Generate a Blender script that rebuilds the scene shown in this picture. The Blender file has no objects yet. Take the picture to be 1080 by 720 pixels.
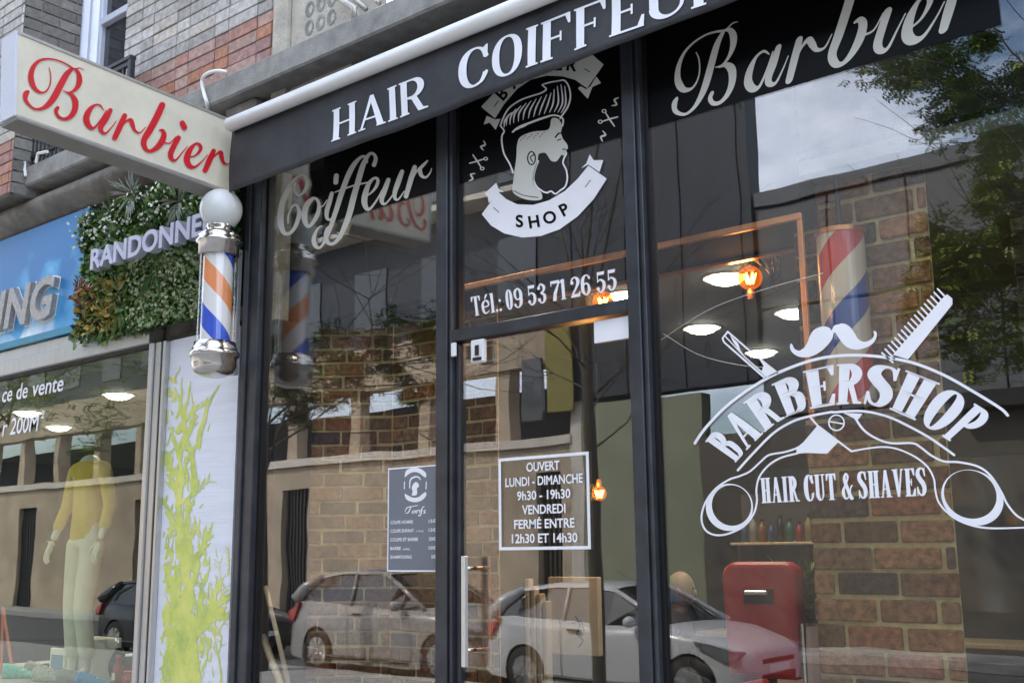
import bpy, math, random
import numpy as np
from mathutils import Vector, Matrix
random.seed(7); rng = np.random.RandomState(7)
S = bpy.context.scene
COL = S.collection
R = math.radians
# ------------------------------------------------------------------ camera (solved from the facade's vanishing points)
FPX = 1150.0
def _n(v): return v / np.linalg.norm(v)
CX = -_n(np.array([-1430., 237., FPX])); CZ = _n(np.array([-65., -5972., FPX])); CZ = _n(CZ - CX*np.dot(CX, CZ)); CY = np.cross(CZ, CX)
D, H = 4.0, 1.6
def at(px, py, y=0.0):
    d = np.array([px-540., py-360., FPX]); w = np.array([d@CX, d@CY, d@CZ]); t = (y+D)/w[1]
    return Vector((w[0]*t, y, H+w[2]*t))
def atx(px, py, x):
    d = np.array([px-540., py-360., FPX]); w = np.array([d@CX, d@CY, d@CZ]); t = x/w[0]
    return Vector((x, w[1]*t-D, H+w[2]*t))
cam = bpy.data.cameras.new('camera'); co = bpy.data.objects.new('camera', cam); COL.objects.link(co); S.camera = co
M = Matrix([[CX[0], -CX[1], -CX[2]], [CY[0], -CY[1], -CY[2]], [CZ[0], -CZ[1], -CZ[2]]])
co.matrix_world = Matrix.Translation((0, -D, H)) @ M.to_4x4()
cam.lens = FPX/1080*36; cam.sensor_width = 36; cam.clip_end = 500; cam.clip_start = 0.05

# ------------------------------------------------------------------ materials
def nt(name):
    m = bpy.data.materials.new(name); m.use_nodes = True
    return m, m.node_tree.nodes, m.node_tree.links, m.node_tree.nodes['Principled BSDF']
def mat(name, col, rough=.6, metal=0., var=.12, scale=8., bump=0., bscale=60., spec=.5, emit=None, es=1., trans=0., stretch=(1, 1, 1)):
    m, N, L, b = nt(name)
    b.inputs['Roughness'].default_value = rough; b.inputs['Metallic'].default_value = metal
    b.inputs['Specular IOR Level'].default_value = spec; b.inputs['Base Color'].default_value = (*col, 1)
    if var > 0 or bump > 0:
        tc = N.new('ShaderNodeTexCoord'); mp = N.new('ShaderNodeMapping'); mp.inputs['Scale'].default_value = stretch
        L.new(tc.outputs['Object'], mp.inputs[0])
    if var > 0:
        t = N.new('ShaderNodeTexNoise'); t.inputs['Scale'].default_value = scale; t.inputs['Detail'].default_value = 7
        t.inputs['Roughness'].default_value = .65
        L.new(mp.outputs[0], t.inputs['Vector'])
        r = N.new('ShaderNodeValToRGB'); r.color_ramp.elements[0].position = .3; r.color_ramp.elements[1].position = .7
        r.color_ramp.elements[0].color = (*[c*(1-var) for c in col], 1); r.color_ramp.elements[1].color = (*[min(1, c*(1+var)) for c in col], 1)
        L.new(t.outputs[0], r.inputs[0]); L.new(r.outputs[0], b.inputs['Base Color'])
        mr = N.new('ShaderNodeMapRange'); mr.inputs[3].default_value = max(0, rough-.08); mr.inputs[4].default_value = min(1, rough+.1)
        L.new(t.outputs[0], mr.inputs[0]); L.new(mr.outputs[0], b.inputs['Roughness'])
    if bump > 0:
        t2 = N.new('ShaderNodeTexNoise'); t2.inputs['Scale'].default_value = bscale; t2.inputs['Detail'].default_value = 6
        L.new(mp.outputs[0], t2.inputs['Vector'])
        bp = N.new('ShaderNodeBump'); bp.inputs['Strength'].default_value = bump; bp.inputs['Distance'].default_value = .01
        L.new(t2.outputs[0], bp.inputs['Height']); L.new(bp.outputs[0], b.inputs['Normal'])
    if emit: b.inputs['Emission Color'].default_value = (*emit, 1); b.inputs['Emission Strength'].default_value = es
    if trans: b.inputs['Transmission Weight'].default_value = trans
    return m
def vcmat(name, rough=.8, bump=.4, bscale=90., gloss=.5, mixn=.25):
    """brick / leaf material: each piece carries its own pigment in the attribute 'tone'"""
    m, N, L, b = nt(name)
    a = N.new('ShaderNodeAttribute'); a.attribute_name = 'tone'
    t = N.new('ShaderNodeTexNoise'); t.inputs['Scale'].default_value = bscale*.3; t.inputs['Detail'].default_value = 8
    tc = N.new('ShaderNodeTexCoord'); L.new(tc.outputs['Object'], t.inputs['Vector'])
    mr = N.new('ShaderNodeMapRange'); mr.inputs[1].default_value = .3; mr.inputs[2].default_value = .7; mr.inputs[3].default_value = 1-mixn; mr.inputs[4].default_value = 1+mixn
    L.new(t.outputs[0], mr.inputs[0])
    mx = N.new('ShaderNodeVectorMath'); mx.operation = 'SCALE'; L.new(a.outputs['Color'], mx.inputs[0]); L.new(mr.outputs[0], mx.inputs['Scale'])
    L.new(mx.outputs[0], b.inputs['Base Color']); b.inputs['Roughness'].default_value = rough; b.inputs['Specular IOR Level'].default_value = gloss
    if bump:
        t2 = N.new('ShaderNodeTexNoise'); t2.inputs['Scale'].default_value = bscale; t2.inputs['Detail'].default_value = 5
        L.new(tc.outputs['Object'], t2.inputs['Vector'])
        bp = N.new('ShaderNodeBump'); bp.inputs['Strength'].default_value = bump; bp.inputs['Distance'].default_value = .006
        L.new(t2.outputs[0], bp.inputs['Height']); L.new(bp.outputs[0], b.inputs['Normal'])
    return m
def glassmat(name, ior=1.5, tint=(.95, .96, .95), dust=.3, wave=.012):
    m = bpy.data.materials.new(name); m.use_nodes = True; N = m.node_tree.nodes; L = m.node_tree.links; N.clear()
    out = N.new('ShaderNodeOutputMaterial'); tr = N.new('ShaderNodeBsdfTransparent'); gl = N.new('ShaderNodeBsdfGlossy'); fr = N.new('ShaderNodeFresnel')
    tr.inputs[0].default_value = (*tint, 1); gl.inputs['Roughness'].default_value = 0.0; gl.inputs[0].default_value = (1, 1, 1, 1)
    ge = N.new('ShaderNodeNewGeometry'); im = N.new('ShaderNodeMapRange'); im.inputs[3].default_value = ior; im.inputs[4].default_value = 1/ior
    L.new(ge.outputs['Backfacing'], im.inputs[0]); L.new(im.outputs[0], fr.inputs[0])   # the pane's inner face reflects like its outer one
    tc = N.new('ShaderNodeTexCoord')
    nz = N.new('ShaderNodeTexNoise'); nz.inputs['Scale'].default_value = 1.3; L.new(tc.outputs['Object'], nz.inputs['Vector'])
    bp = N.new('ShaderNodeBump'); bp.inputs['Strength'].default_value = wave; bp.inputs['Distance'].default_value = .1
    L.new(nz.outputs[0], bp.inputs['Height']); L.new(bp.outputs[0], gl.inputs['Normal'])
    mx = N.new('ShaderNodeMixShader'); L.new(fr.outputs[0], mx.inputs[0]); L.new(tr.outputs[0], mx.inputs[1]); L.new(gl.outputs[0], mx.inputs[2])
    # dust specks and dried drops
    df = N.new('ShaderNodeBsdfDiffuse'); df.inputs[0].default_value = (.55, .55, .52, 1)
    vo = N.new('ShaderNodeTexVoronoi'); vo.inputs['Scale'].default_value = 26; L.new(tc.outputs['Object'], vo.inputs['Vector'])
    n2 = N.new('ShaderNodeTexNoise'); n2.inputs['Scale'].default_value = 3.0; n2.inputs['Detail'].default_value = 6; L.new(tc.outputs['Object'], n2.inputs['Vector'])
    lt = N.new('ShaderNodeMath'); lt.operation = 'LESS_THAN'; L.new(vo.outputs['Distance'], lt.inputs[0])
    th = N.new('ShaderNodeMapRange'); th.inputs[1].default_value = .5; th.inputs[2].default_value = .8; th.inputs[3].default_value = 0.0; th.inputs[4].default_value = .11
    L.new(n2.outputs[0], th.inputs[0]); L.new(th.outputs[0], lt.inputs[1])
    mm = N.new('ShaderNodeMath'); mm.operation = 'MULTIPLY'; mm.inputs[1].default_value = dust; L.new(lt.outputs[0], mm.inputs[0])
    hz = N.new('ShaderNodeMapRange'); hz.inputs[1].default_value = .35; hz.inputs[2].default_value = .75; hz.inputs[3].default_value = .0; hz.inputs[4].default_value = .005
    L.new(n2.outputs[0], hz.inputs[0])
    ad = N.new('ShaderNodeMath'); ad.operation = 'ADD'; L.new(mm.outputs[0], ad.inputs[0]); L.new(hz.outputs[0], ad.inputs[1])
    m2 = N.new('ShaderNodeMixShader'); L.new(ad.outputs[0], m2.inputs[0]); L.new(mx.outputs[0], m2.inputs[1]); L.new(df.outputs[0], m2.inputs[2])
    L.new(m2.outputs[0], out.inputs[0])
    return m

MT = dict(
 black=mat('black_paint', (.03, .033, .04), .38, var=.2, scale=5),
 frame=mat('anthracite_frame', (.046, .049, .056), .32, metal=.3, var=.3, scale=7, bump=.04, bscale=20),
 frame_d=mat('black_gasket', (.008, .008, .009), .45, var=0),
 silver=mat('brushed_aluminium', (.55, .55, .54), .3, metal=.85, var=.12, scale=3, stretch=(30, 30, 1)),
 chrome=mat('worn_chrome', (.62, .59, .54), .18, metal=1., var=.12, scale=14, bump=.05, bscale=30),
 vinylb=mat('black_vinyl', (.003, .0033, .004), .3, var=0, spec=.12),
 vinylw=mat('white_vinyl', (.84, .84, .86), .45, var=.05, scale=4),
 vinylg=mat('pale_vinyl', (.62, .62, .56), .5, var=.06, scale=3),
 canvas=mat('black_awning_canvas', (.024, .025, .028), .62, var=.6, scale=3.4, bump=.25, bscale=180),  # coarse tone blotches paint light dapples into the canvas
 canvasw=mat('white_print', (.8, .82, .86), .7, var=.05, scale=5),
 tube=mat('white_enamel', (.78, .78, .76), .35, var=.06, scale=7),
 sign=mat('ivory_acrylic', (.66, .61, .475), .33, var=.10, scale=4.5),
 signedge=mat('aluminium_trim', (.42, .40, .36), .4, metal=.5, var=.15, scale=12),
 signend=mat('sign_end_cap', (.62, .64, .70), .4, var=.06, scale=6),
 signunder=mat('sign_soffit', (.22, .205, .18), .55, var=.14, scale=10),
 red=mat('red_vinyl', (.56, .012, .02), .35, var=.08, scale=8),
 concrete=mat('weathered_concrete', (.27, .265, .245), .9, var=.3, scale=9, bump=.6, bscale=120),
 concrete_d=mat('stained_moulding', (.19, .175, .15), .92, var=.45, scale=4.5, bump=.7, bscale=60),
 stone=mat('pale_limestone', (.46, .43, .36), .9, var=.25, scale=6, bump=.6, bscale=45),
 mortar=mat('grey_mortar', (.27, .25, .22), .95, var=.2, scale=30, bump=.4),
 mortar_y=mat('sand_mortar', (.50, .385, .17), .95, var=.25, scale=22, bump=.6),
 brick=vcmat('glazed_brick'), brick_i=vcmat('rough_brick', rough=.95, bump=1., bscale=110, mixn=.55, gloss=.2),
 leaf=vcmat('leaf', rough=.5, bump=0, bscale=20, mixn=.15), leafp=vcmat('artificial_leaf', rough=.42, bump=0, bscale=20, mixn=.1),
 blue=mat('sky_print', (.05, .3, .62), .3), whitepanel=mat('white_board', (.7, .72, .78), .5),
 iron=mat('wrought_iron', (.02, .02, .022), .5, var=.1),
 winframe=mat('white_pvc', (.62, .66, .76), .4, var=.05),
 darkin=mat('dark_interior_paint', (.035, .036, .034), .8, var=.2, scale=3),
 ceil=mat('green_grey_ceiling', (.085, .088, .068), .8, var=.12, scale=3),
 floor=mat('dark_floor_tiles', (.12, .11, .10), .4, var=.2, scale=5),
 copper=mat('copper_pipe', (.62, .27, .11), .3, metal=.75, var=.15, scale=14),
 wood=mat('pale_wood', (.42, .34, .22), .6, var=.2, scale=6, stretch=(8, 8, 1)),
 cream=mat('cream_lacquer', (.50, .46, .36), .5, var=.08),
 lamp=mat('lit_diffuser', (.9, .95, .85), .5, var=0, emit=(1., .97, .84), es=16.),
 bulb=mat('amber_glass', (.8, .3, .03), .15, var=0, emit=(1., .26, .03), es=2.2),
 filament=mat('glowing_filament', (1, .7, .3), .5, var=0, emit=(1., .62, .2), es=30.),
 redleather=mat('red_leather', (.36, .012, .012), .38, var=.2, scale=4, bump=.15, bscale=30),
 asphalt=mat('asphalt', (.10, .10, .10), .9, var=.25, scale=6, bump=.5, bscale=150),
 pave=mat('pavement', (.34, .33, .31), .9, var=.2, scale=5, bump=.4),
 kerb=mat('granite_kerb', (.32, .31, .3), .85, var=.2, scale=12),
 plaster=mat('cream_plaster', (.43, .345, .25), .9, var=.28, scale=.9, bump=.2),
 plaster2=mat('grey_plaster', (.62, .56, .48), .9, var=.12, scale=1.2, bump=.2),
 olive=mat('olive_wall', (.26, .27, .185), .9, var=.12, scale=1.5),
 darkclad=mat('dark_cladding', (.030, .036, .048), .6, var=.3, scale=2, stretch=(1, 1, .2)),
 panel=mat('grey_cladding_panel', (.12, .125, .13), .6, var=.12, scale=.8),
 winglass=mat('far_window_glass', (.03, .035, .04), .08, var=0, spec=1),
 carw=mat('white_car_paint', (.58, .58, .59), .18, var=.02, spec=.7),
 card=mat('dark_car_paint', (.02, .025, .035), .15, var=.02, spec=.7),
 carglass=mat('car_glass', (.015, .017, .018), .04, var=0, spec=1.),
 rubber=mat('tyre_rubber', (.015, .015, .015), .8, var=.2, scale=20),
 plastic=mat('black_plastic', (.015, .015, .016), .5, var=.1),
 taill=mat('red_lens', (.4, .01, .01), .15, var=0),
 headl=mat('clear_lens', (.35, .37, .4), .08, metal=.6, var=.2, scale=30),
 bark=mat('grey_bark', (.09, .075, .058), .95, var=.35, scale=12, bump=.8, bscale=35),
 skin=mat('skin', (.20, .125, .095), .5, var=.06), cloth=mat('dark_cloth', (.02, .021, .027), .9, var=.15),
 mann=mat('mannequin_white', (.62, .60, .54), .45, var=.03),
 mustard=mat('mustard_jersey', (.62, .42, .05), .85, var=.1, scale=14), offwhite=mat('offwhite_trousers', (.62, .60, .52), .85, var=.05),
 tarif=mat('slate_board', (.16, .175, .20), .4, var=.08, scale=2),
)
def raw(name, f):
    m, N, L, b = nt(name); f(m, N, L, b); return m
def _blue(m, N, L, b):   # printed clouds on the neighbour's fascia
    tc = N.new('ShaderNodeTexCoord'); t = N.new('ShaderNodeTexNoise'); t.inputs['Scale'].default_value = 2.2; t.inputs['Detail'].default_value = 6; t.inputs['Distortion'].default_value = .8
    L.new(tc.outputs['Object'], t.inputs['Vector'])
    sx = N.new('ShaderNodeSeparateXYZ'); L.new(tc.outputs['Object'], sx.inputs[0])
    mr = N.new('ShaderNodeMapRange'); mr.inputs[1].default_value = 4.0; mr.inputs[2].default_value = 3.15; mr.inputs[3].default_value = -.22; mr.inputs[4].default_value = .2
    L.new(sx.outputs['Z'], mr.inputs[0]); ad = N.new('ShaderNodeMath'); ad.operation = 'ADD'; L.new(t.outputs[0], ad.inputs[0]); L.new(mr.outputs[0], ad.inputs[1])
    r = N.new('ShaderNodeValToRGB'); e = r.color_ramp.elements; e[0].position = .4; e[0].color = (.02, .17, .42, 1); e[1].position = .8; e[1].color = (.8, .9, .97, 1)
    k = r.color_ramp.elements.new(.57); k.color = (.07, .36, .66, 1)
    L.new(ad.outputs[0], r.inputs[0]); L.new(r.outputs[0], b.inputs['Base Color']); b.inputs['Roughness'].default_value = .3
MT['blue'] = raw('cloud_print', _blue)
MT['whitepanel'] = mat('white_boarding', (.72, .74, .79), .5, var=.08, scale=3, bump=.15, bscale=12, stretch=(.3, 1, 6))
def _lime(m, N, L, b):
    tc = N.new('ShaderNodeTexCoord'); t = N.new('ShaderNodeTexNoise'); t.inputs['Scale'].default_value = 5; t.inputs['Detail'].default_value = 9; t.inputs['Roughness'].default_value = .7; L.new(tc.outputs['Object'], t.inputs['Vector'])
    r = N.new('ShaderNodeValToRGB'); e = r.color_ramp.elements; e[0].position = .32; e[0].color = (.38, .47, .12, 1); e[1].position = .68; e[1].color = (.78, .74, .22, 1); k = e.new(.5); k.color = (.58, .64, .14, 1)
    L.new(t.outputs[0], r.inputs[0]); L.new(r.outputs[0], b.inputs['Base Color']); b.inputs['Roughness'].default_value = .55
MT['lime'] = raw('lime_print', _lime)
def polemat(name, cols, pitch, fr, handed=1):
    def f(m, N, L, b):
        tc = N.new('ShaderNodeTexCoord'); sx = N.new('ShaderNodeSeparateXYZ'); L.new(tc.outputs['Object'], sx.inputs[0])
        an = N.new('ShaderNodeMath'); an.operation = 'ARCTAN2'; L.new(sx.outputs['Y'], an.inputs[0]); L.new(sx.outputs['X'], an.inputs[1])
        a = N.new('ShaderNodeMath'); a.operation = 'MULTIPLY'; a.inputs[1].default_value = handed/(2*math.pi); L.new(an.outputs[0], a.inputs[0])
        z = N.new('ShaderNodeMath'); z.operation = 'MULTIPLY_ADD'; z.inputs[1].default_value = 1/pitch; z.inputs[2].default_value = fr; L.new(sx.outputs['Z'], z.inputs[0])
        s = N.new('ShaderNodeMath'); L.new(a.outputs[0], s.inputs[0]); L.new(z.outputs[0], s.inputs[1])
        w = N.new('ShaderNodeMath'); w.operation = 'FRACT'; L.new(s.outputs[0], w.inputs[0])
        r = N.new('ShaderNodeValToRGB'); r.color_ramp.interpolation = 'CONSTANT'; e = r.color_ramp.elements
        n = len(cols); e[0].position = 0; e[0].color = (*cols[0], 1); e[1].position = 1/n; e[1].color = (*cols[1], 1)
        for i in range(2, n): k = e.new(i/n); k.color = (*cols[i], 1)
        L.new(w.outputs[0], r.inputs[0]); L.new(r.outputs[0], b.inputs['Base Color']); b.inputs['Roughness'].default_value = .3
        b.inputs['Coat Weight'].default_value = .9; b.inputs['Coat Roughness'].default_value = .03
    return raw(name, f)
MT['glass'] = glassmat('shop_glass', 1.84); MT['glass2'] = glassmat('neighbour_glass', 1.5, (.9, .94, .86))
MT['tubeglass'] = glassmat('cover_glass', 1.45, (.98, .98, .98), dust=0, wave=0)
m_ = mat('opal_globe', (.62, .64, .62), .12, var=.06, scale=3); m_.node_tree.nodes['Principled BSDF'].inputs['Subsurface Weight'].default_value = .3
MT['opal'] = m_

# ------------------------------------------------------------------ object helpers
def obj(name, verts, faces, m, parent=None, smooth=False, tones=None, mats=None, fm=None):
    me = bpy.data.meshes.new(name); me.from_pydata([tuple(v) for v in verts], [], faces); me.update()
    for mm in (mats or [m]): me.materials.append(mm)
    if fm: me.polygons.foreach_set('material_index', fm)
    if smooth: me.polygons.foreach_set('use_smooth', [True]*len(me.polygons))
    if tones is not None:
        at_ = me.color_attributes.new('tone', 'FLOAT_COLOR', 'CORNER'); buf = []
        for p in me.polygons:
            c = tones[p.index]
            for _ in range(p.loop_total): buf += [c[0], c[1], c[2], 1.]
        at_.data.foreach_set('color', buf)
    o = bpy.data.objects.new(name, me); COL.objects.link(o)
    if parent: o.parent = parent; o.matrix_parent_inverse = Matrix.Translation(-parent.location)
    return o
def tag(o, label=None, cat=None, group=None, kind=None):
    if label: o['label'] = label
    if cat: o['category'] = cat
    if group: o['group'] = group
    if kind: o['kind'] = kind
    return o
def thing(name, label, cat, loc=(0, 0, 0), group=None):
    o = bpy.data.objects.new(name, None); COL.objects.link(o); o.location = loc; o.empty_display_size = .1
    return tag(o, label, cat, group)
class MB:
    def __init__(s): s.v = []; s.f = []; s.t = []; s.m = []
    def add(s, V, F, tone=None, mi=0):
        k = len(s.v); s.v += [tuple(v) for v in V]; s.f += [tuple(i+k for i in f) for f in F]; s.t += [tone or (.5, .5, .5)]*len(F); s.m += [mi]*len(F); return s
    def box(s, x0, x1, y0, y1, z0, z1, b=0., tone=None, mi=0, T=None):
        if b <= 0:
            V = [(x, y, z) for z in (z0, z1) for y in (y0, y1) for x in (x0, x1)]
            F = [(0, 2, 3, 1), (4, 5, 7, 6), (0, 1, 5, 4), (2, 6, 7, 3), (0, 4, 6, 2), (1, 3, 7, 5)]
        else:
            c = ((x0+x1)/2, (y0+y1)/2, (z0+z1)/2); h = (abs(x1-x0)/2, abs(y1-y0)/2, abs(z1-z0)/2); V = []; idx = {}
            for sx in (-1, 1):
                for sy in (-1, 1):
                    for sz in (-1, 1):
                        for ax in range(3):
                            sg = (sx, sy, sz); idx[(sg, ax)] = len(V)
                            V.append(tuple(c[i]+sg[i]*(h[i]-(0 if i == ax else b)) for i in range(3)))
            F = []
            for ax in range(3):
                o1, o2 = [i for i in range(3) if i != ax]
                for q in (-1, 1):
                    f = []
                    for a, d in ((-1, -1), (1, -1), (1, 1), (-1, 1)):
                        sg = [0]*3; sg[ax] = q; sg[o1] = a; sg[o2] = d; f.append(idx[(tuple(sg), ax)])
                    if (q > 0) == (ax == 1): f.reverse()
                    F.append(tuple(f))
            for e in range(3):
                a1, a2 = [i for i in range(3) if i != e]
                for q1 in (-1, 1):
                    for q2 in (-1, 1):
                        sa = [0]*3; sb = [0]*3; sa[a1] = sb[a1] = q1; sa[a2] = sb[a2] = q2; sa[e] = -1; sb[e] = 1; sa = tuple(sa); sb = tuple(sb)
                        F.append((idx[(sa, a1)], idx[(sb, a1)], idx[(sb, a2)], idx[(sa, a2)]))
            for sx in (-1, 1):
                for sy in (-1, 1):
                    for sz in (-1, 1): sg = (sx, sy, sz); F.append((idx[(sg, 0)], idx[(sg, 1)], idx[(sg, 2)]))
        if T: V = [T(*v) for v in V]
        return s.add(V, F, tone, mi)
    def tube(s, pts, r, n=10, cap=True, tone=None, mi=0):
        pts = [Vector(p) for p in pts]; rs = r if isinstance(r, (list, tuple)) else [r]*len(pts); V = []; F = []; up = Vector((0, 0, 1))
        prev = None
        for i, p in enumerate(pts):
            d = (pts[min(i+1, len(pts)-1)]-pts[max(i-1, 0)]).normalized()
            a = d.cross(prev if prev is not None else (up if abs(d.z) < .95 else Vector((1, 0, 0))))
            a = a.normalized(); bb = a.cross(d).normalized(); prev = bb
            for k in range(n): t = 2*math.pi*k/n; V.append(p+(a*math.cos(t)+bb*math.sin(t))*rs[i])
        for i in range(len(pts)-1):
            for k in range(n): F.append((i*n+k, i*n+(k+1) % n, (i+1)*n+(k+1) % n, (i+1)*n+k))
        if cap: F.append(tuple(range(n-1, -1, -1))); F.append(tuple((len(pts)-1)*n+k for k in range(n)))
        return s.add(V, F, tone, mi)
    def lathe(s, c, prof, n=32, ax='z', tone=None, mi=0):
        V = []; F = []
        for (r, h) in prof:
            for k in range(n):
                t = 2*math.pi*k/n; a, b2 = r*math.cos(t), r*math.sin(t)
                V.append({'z': (c[0]+a, c[1]+b2, c[2]+h), 'y': (c[0]+a, c[1]+h, c[2]-b2), 'x': (c[0]+h, c[1]+a, c[2]+b2)}[ax])
        for i in range(len(prof)-1):
            for k in range(n): F.append((i*n+k, i*n+(k+1) % n, (i+1)*n+(k+1) % n, (i+1)*n+k))
        return s.add(V, F, tone, mi)
    def ball(s, c, r, n=20, sc=(1, 1, 1), mi=0):
        prof = [(math.sin(math.pi*i/n)*r+1e-5, -math.cos(math.pi*i/n)*r) for i in range(n+1)]
        V0 = MB().lathe((0, 0, 0), prof, n*2); V = [(c[0]+v[0]*sc[0], c[1]+v[1]*sc[1], c[2]+v[2]*sc[2]) for v in V0.v]
        return s.add(V, V0.f, None, mi)
    def prism(s, poly, y0, y1, T=None, mi=0):
        n = len(poly); V = [(x, y0, z) for x, z in poly]+[(x, y1, z) for x, z in poly]
        if T: V = [T(*v) for v in V]
        F = [tuple(range(n)), tuple(range(2*n-1, n-1, -1))]+[(i, i+n, (i+1) % n+n, (i+1) % n) for i in range(n)]
        return s.add(V, F, None, mi)
    def build(s, name, m, parent=None, smooth=False, tones=False, mats=None):
        return obj(name, s.v, s.f, m, parent, smooth, s.t if tones else None, mats, s.m if mats else None)
def part(name, m, parent, *boxes, b=0.):
    q = MB()
    for bx in boxes: q.box(*bx, b=b)
    return q.build(name, m, parent)
def setorg(o, loc):
    """move an object's origin without moving its mesh (for materials in object space)"""
    loc = Vector(loc); o.data.transform(Matrix.Translation(-loc)); o.location = loc if not o.parent else loc
    return o

# ------------------------------------------------------------------ 2D shapes -> clean flat meshes (distance field + marching squares)
def spl(pts, n=7, closed=False):
    P = [np.array(p, float) for p in pts]; out = []; m = len(P)
    if m < 3 and not closed: return P
    rg = range(m if closed else m-1)
    for i in rg:
        p0 = P[(i-1) % m] if closed or i > 0 else P[i]; p1 = P[i]; p2 = P[(i+1) % m]; p3 = P[(i+2) % m] if closed or i+2 < m else p2
        for k in range(n):
            t = k/n; out.append(.5*((2*p1)+(-p0+p2)*t+(2*p0-5*p1+4*p2-p3)*t*t+(-p0+3*p1-3*p2+p3)*t**3))
    out.append(P[0] if closed else P[-1])
    return out
class Shape:
    """ops: ('s', stroke pts (x,y,r)) ('p', polygon) ; lower case adds, upper case removes"""
    def __init__(s, ops=()): s.ops = list(ops)
    def stroke(s, pts, r=None, closed=False, n=7, sub=False, smooth=True):
        pts = [(*p, r) if len(p) == 2 else p for p in pts]; q = spl(pts, n, closed) if smooth else [np.array(p, float) for p in pts]+([np.array(pts[0], float)] if closed else [])
        s.ops.append(('S' if sub else 's', q)); return s
    def poly(s, pts, sub=False, smooth=False):
        q = spl(pts, 6, True)[:-1] if smooth else pts
        s.ops.append(('P' if sub else 'p', np.array([(p[0], p[1]) for p in q], float))); return s
    def rect(s, x0, y0, x1, y1, sub=False): return s.poly([(x0, y0), (x1, y0), (x1, y1), (x0, y1)], sub)
    def ell(s, cx, cy, rx, ry, sub=False, rot=0, pw=2., n=48, a0=0, a1=2*math.pi):
        P = []
        for k in range(n+(1 if a1-a0 < 6.2 else 0)):
            t = a0+(a1-a0)*k/n; c, d = math.cos(t), math.sin(t); x = rx*math.copysign(abs(c)**(2/pw), c); y = ry*math.copysign(abs(d)**(2/pw), d)
            P.append((cx+x*math.cos(rot)-y*math.sin(rot), cy+x*math.sin(rot)+y*math.cos(rot)))
        return s.poly(P, sub)
    def mesh(s, h):
        A = np.array([[q[0]-(q[2] if len(q) > 2 else 0), q[1]-(q[2] if len(q) > 2 else 0)] for k, P in s.ops if k in 'sp' for q in P])
        B = np.array([[q[0]+(q[2] if len(q) > 2 else 0), q[1]+(q[2] if len(q) > 2 else 0)] for k, P in s.ops if k in 'sp' for q in P])
        lo = A.min(0)-2*h; hi = B.max(0)+2*h; nx = int((hi[0]-lo[0])/h)+2; ny = int((hi[1]-lo[1])/h)+2
        xs = lo[0]+h*np.arange(nx); ys = lo[1]+h*np.arange(ny); F = np.full((ny, nx), -1e6)
        for k, P in s.ops:
            if k in 'sS':
                G = np.full((ny, nx), -1e6)
                for a, b in zip(P[:-1], P[1:]):
                    rm = max(a[2], b[2])+3*h
                    i0 = max(0, int((min(a[0], b[0])-rm-lo[0])/h)); i1 = min(nx, int((max(a[0], b[0])+rm-lo[0])/h)+2)
                    j0 = max(0, int((min(a[1], b[1])-rm-lo[1])/h)); j1 = min(ny, int((max(a[1], b[1])+rm-lo[1])/h)+2)
                    if i1 <= i0 or j1 <= j0: continue
                    X, Y = np.meshgrid(xs[i0:i1], ys[j0:j1]); d = b[:2]-a[:2]; L2 = d@d+1e-12
                    t = np.clip(((X-a[0])*d[0]+(Y-a[1])*d[1])/L2, 0, 1)
                    f = (a[2]+(b[2]-a[2])*t)-np.hypot(X-a[0]-d[0]*t, Y-a[1]-d[1]*t)
                    G[j0:j1, i0:i1] = np.maximum(G[j0:j1, i0:i1], f)
            else:
                X, Y = np.meshgrid(xs, ys); ins = np.zeros(X.shape, bool); dm = np.full(X.shape, 1e9); n = len(P)
                for i in range(n):
                    a = P[i]; b = P[(i+1) % n]; d = b-a; L2 = d@d+1e-12
                    t = np.clip(((X-a[0])*d[0]+(Y-a[1])*d[1])/L2, 0, 1); dm = np.minimum(dm, np.hypot(X-a[0]-d[0]*t, Y-a[1]-d[1]*t))
                    if a[1] != b[1]:
                        c = ((a[1] > Y) != (b[1] > Y)) & (X < (b[0]-a[0])*(Y-a[1])/(b[1]-a[1])+a[0]); ins ^= c
                G = np.where(ins, dm, -dm)
            F = np.maximum(F, G) if k in 'sp' else np.minimum(F, -G)
        F[np.abs(F) < h*1e-3] = h*1e-3
        V = []; FC = []; key = {}
        def vid(kk, x, y):
            if kk not in key: key[kk] = len(V); V.append((x, y))
            return key[kk]
        I = F > 0; c4 = I[:-1, :-1]*1+I[:-1, 1:]*1+I[1:, 1:]*1+I[1:, :-1]*1
        for j in range(ny-1):
            row = c4[j]; full = np.where(row == 4)[0]
            if len(full):
                st = full[0]; pr = st
                for q in list(full[1:])+[-9]:
                    if q != pr+1:
                        FC.append([vid((a, b), xs[a], ys[b]) for a, b in ((st, j), (pr+1, j), (pr+1, j+1), (st, j+1))]); st = q
                    pr = q
            for i in np.where((row > 0) & (row < 4))[0]:
                cs = ((i, j), (i+1, j), (i+1, j+1), (i, j+1)); po = []
                for q in range(4):
                    a = cs[q]; b = cs[(q+1) % 4]; fa = F[a[1], a[0]]; fb = F[b[1], b[0]]
                    if fa > 0: po.append(vid(a, xs[a[0]], ys[a[1]]))
                    if (fa > 0) != (fb > 0):
                        t = fa/(fa-fb); e = (min(a, b), max(a, b)); po.append(vid(e, xs[a[0]]+(xs[b[0]]-xs[a[0]])*t, ys[a[1]]+(ys[b[1]]-ys[a[1]])*t))
                if len(po) >= 3: FC.append(po)
        return V, FC
def flat(name, m, parent, shp, h, fn):
    V, F = shp.mesh(h) if isinstance(shp, Shape) else shp
    return obj(name, [fn(*v) for v in V], F, m, parent)

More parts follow.
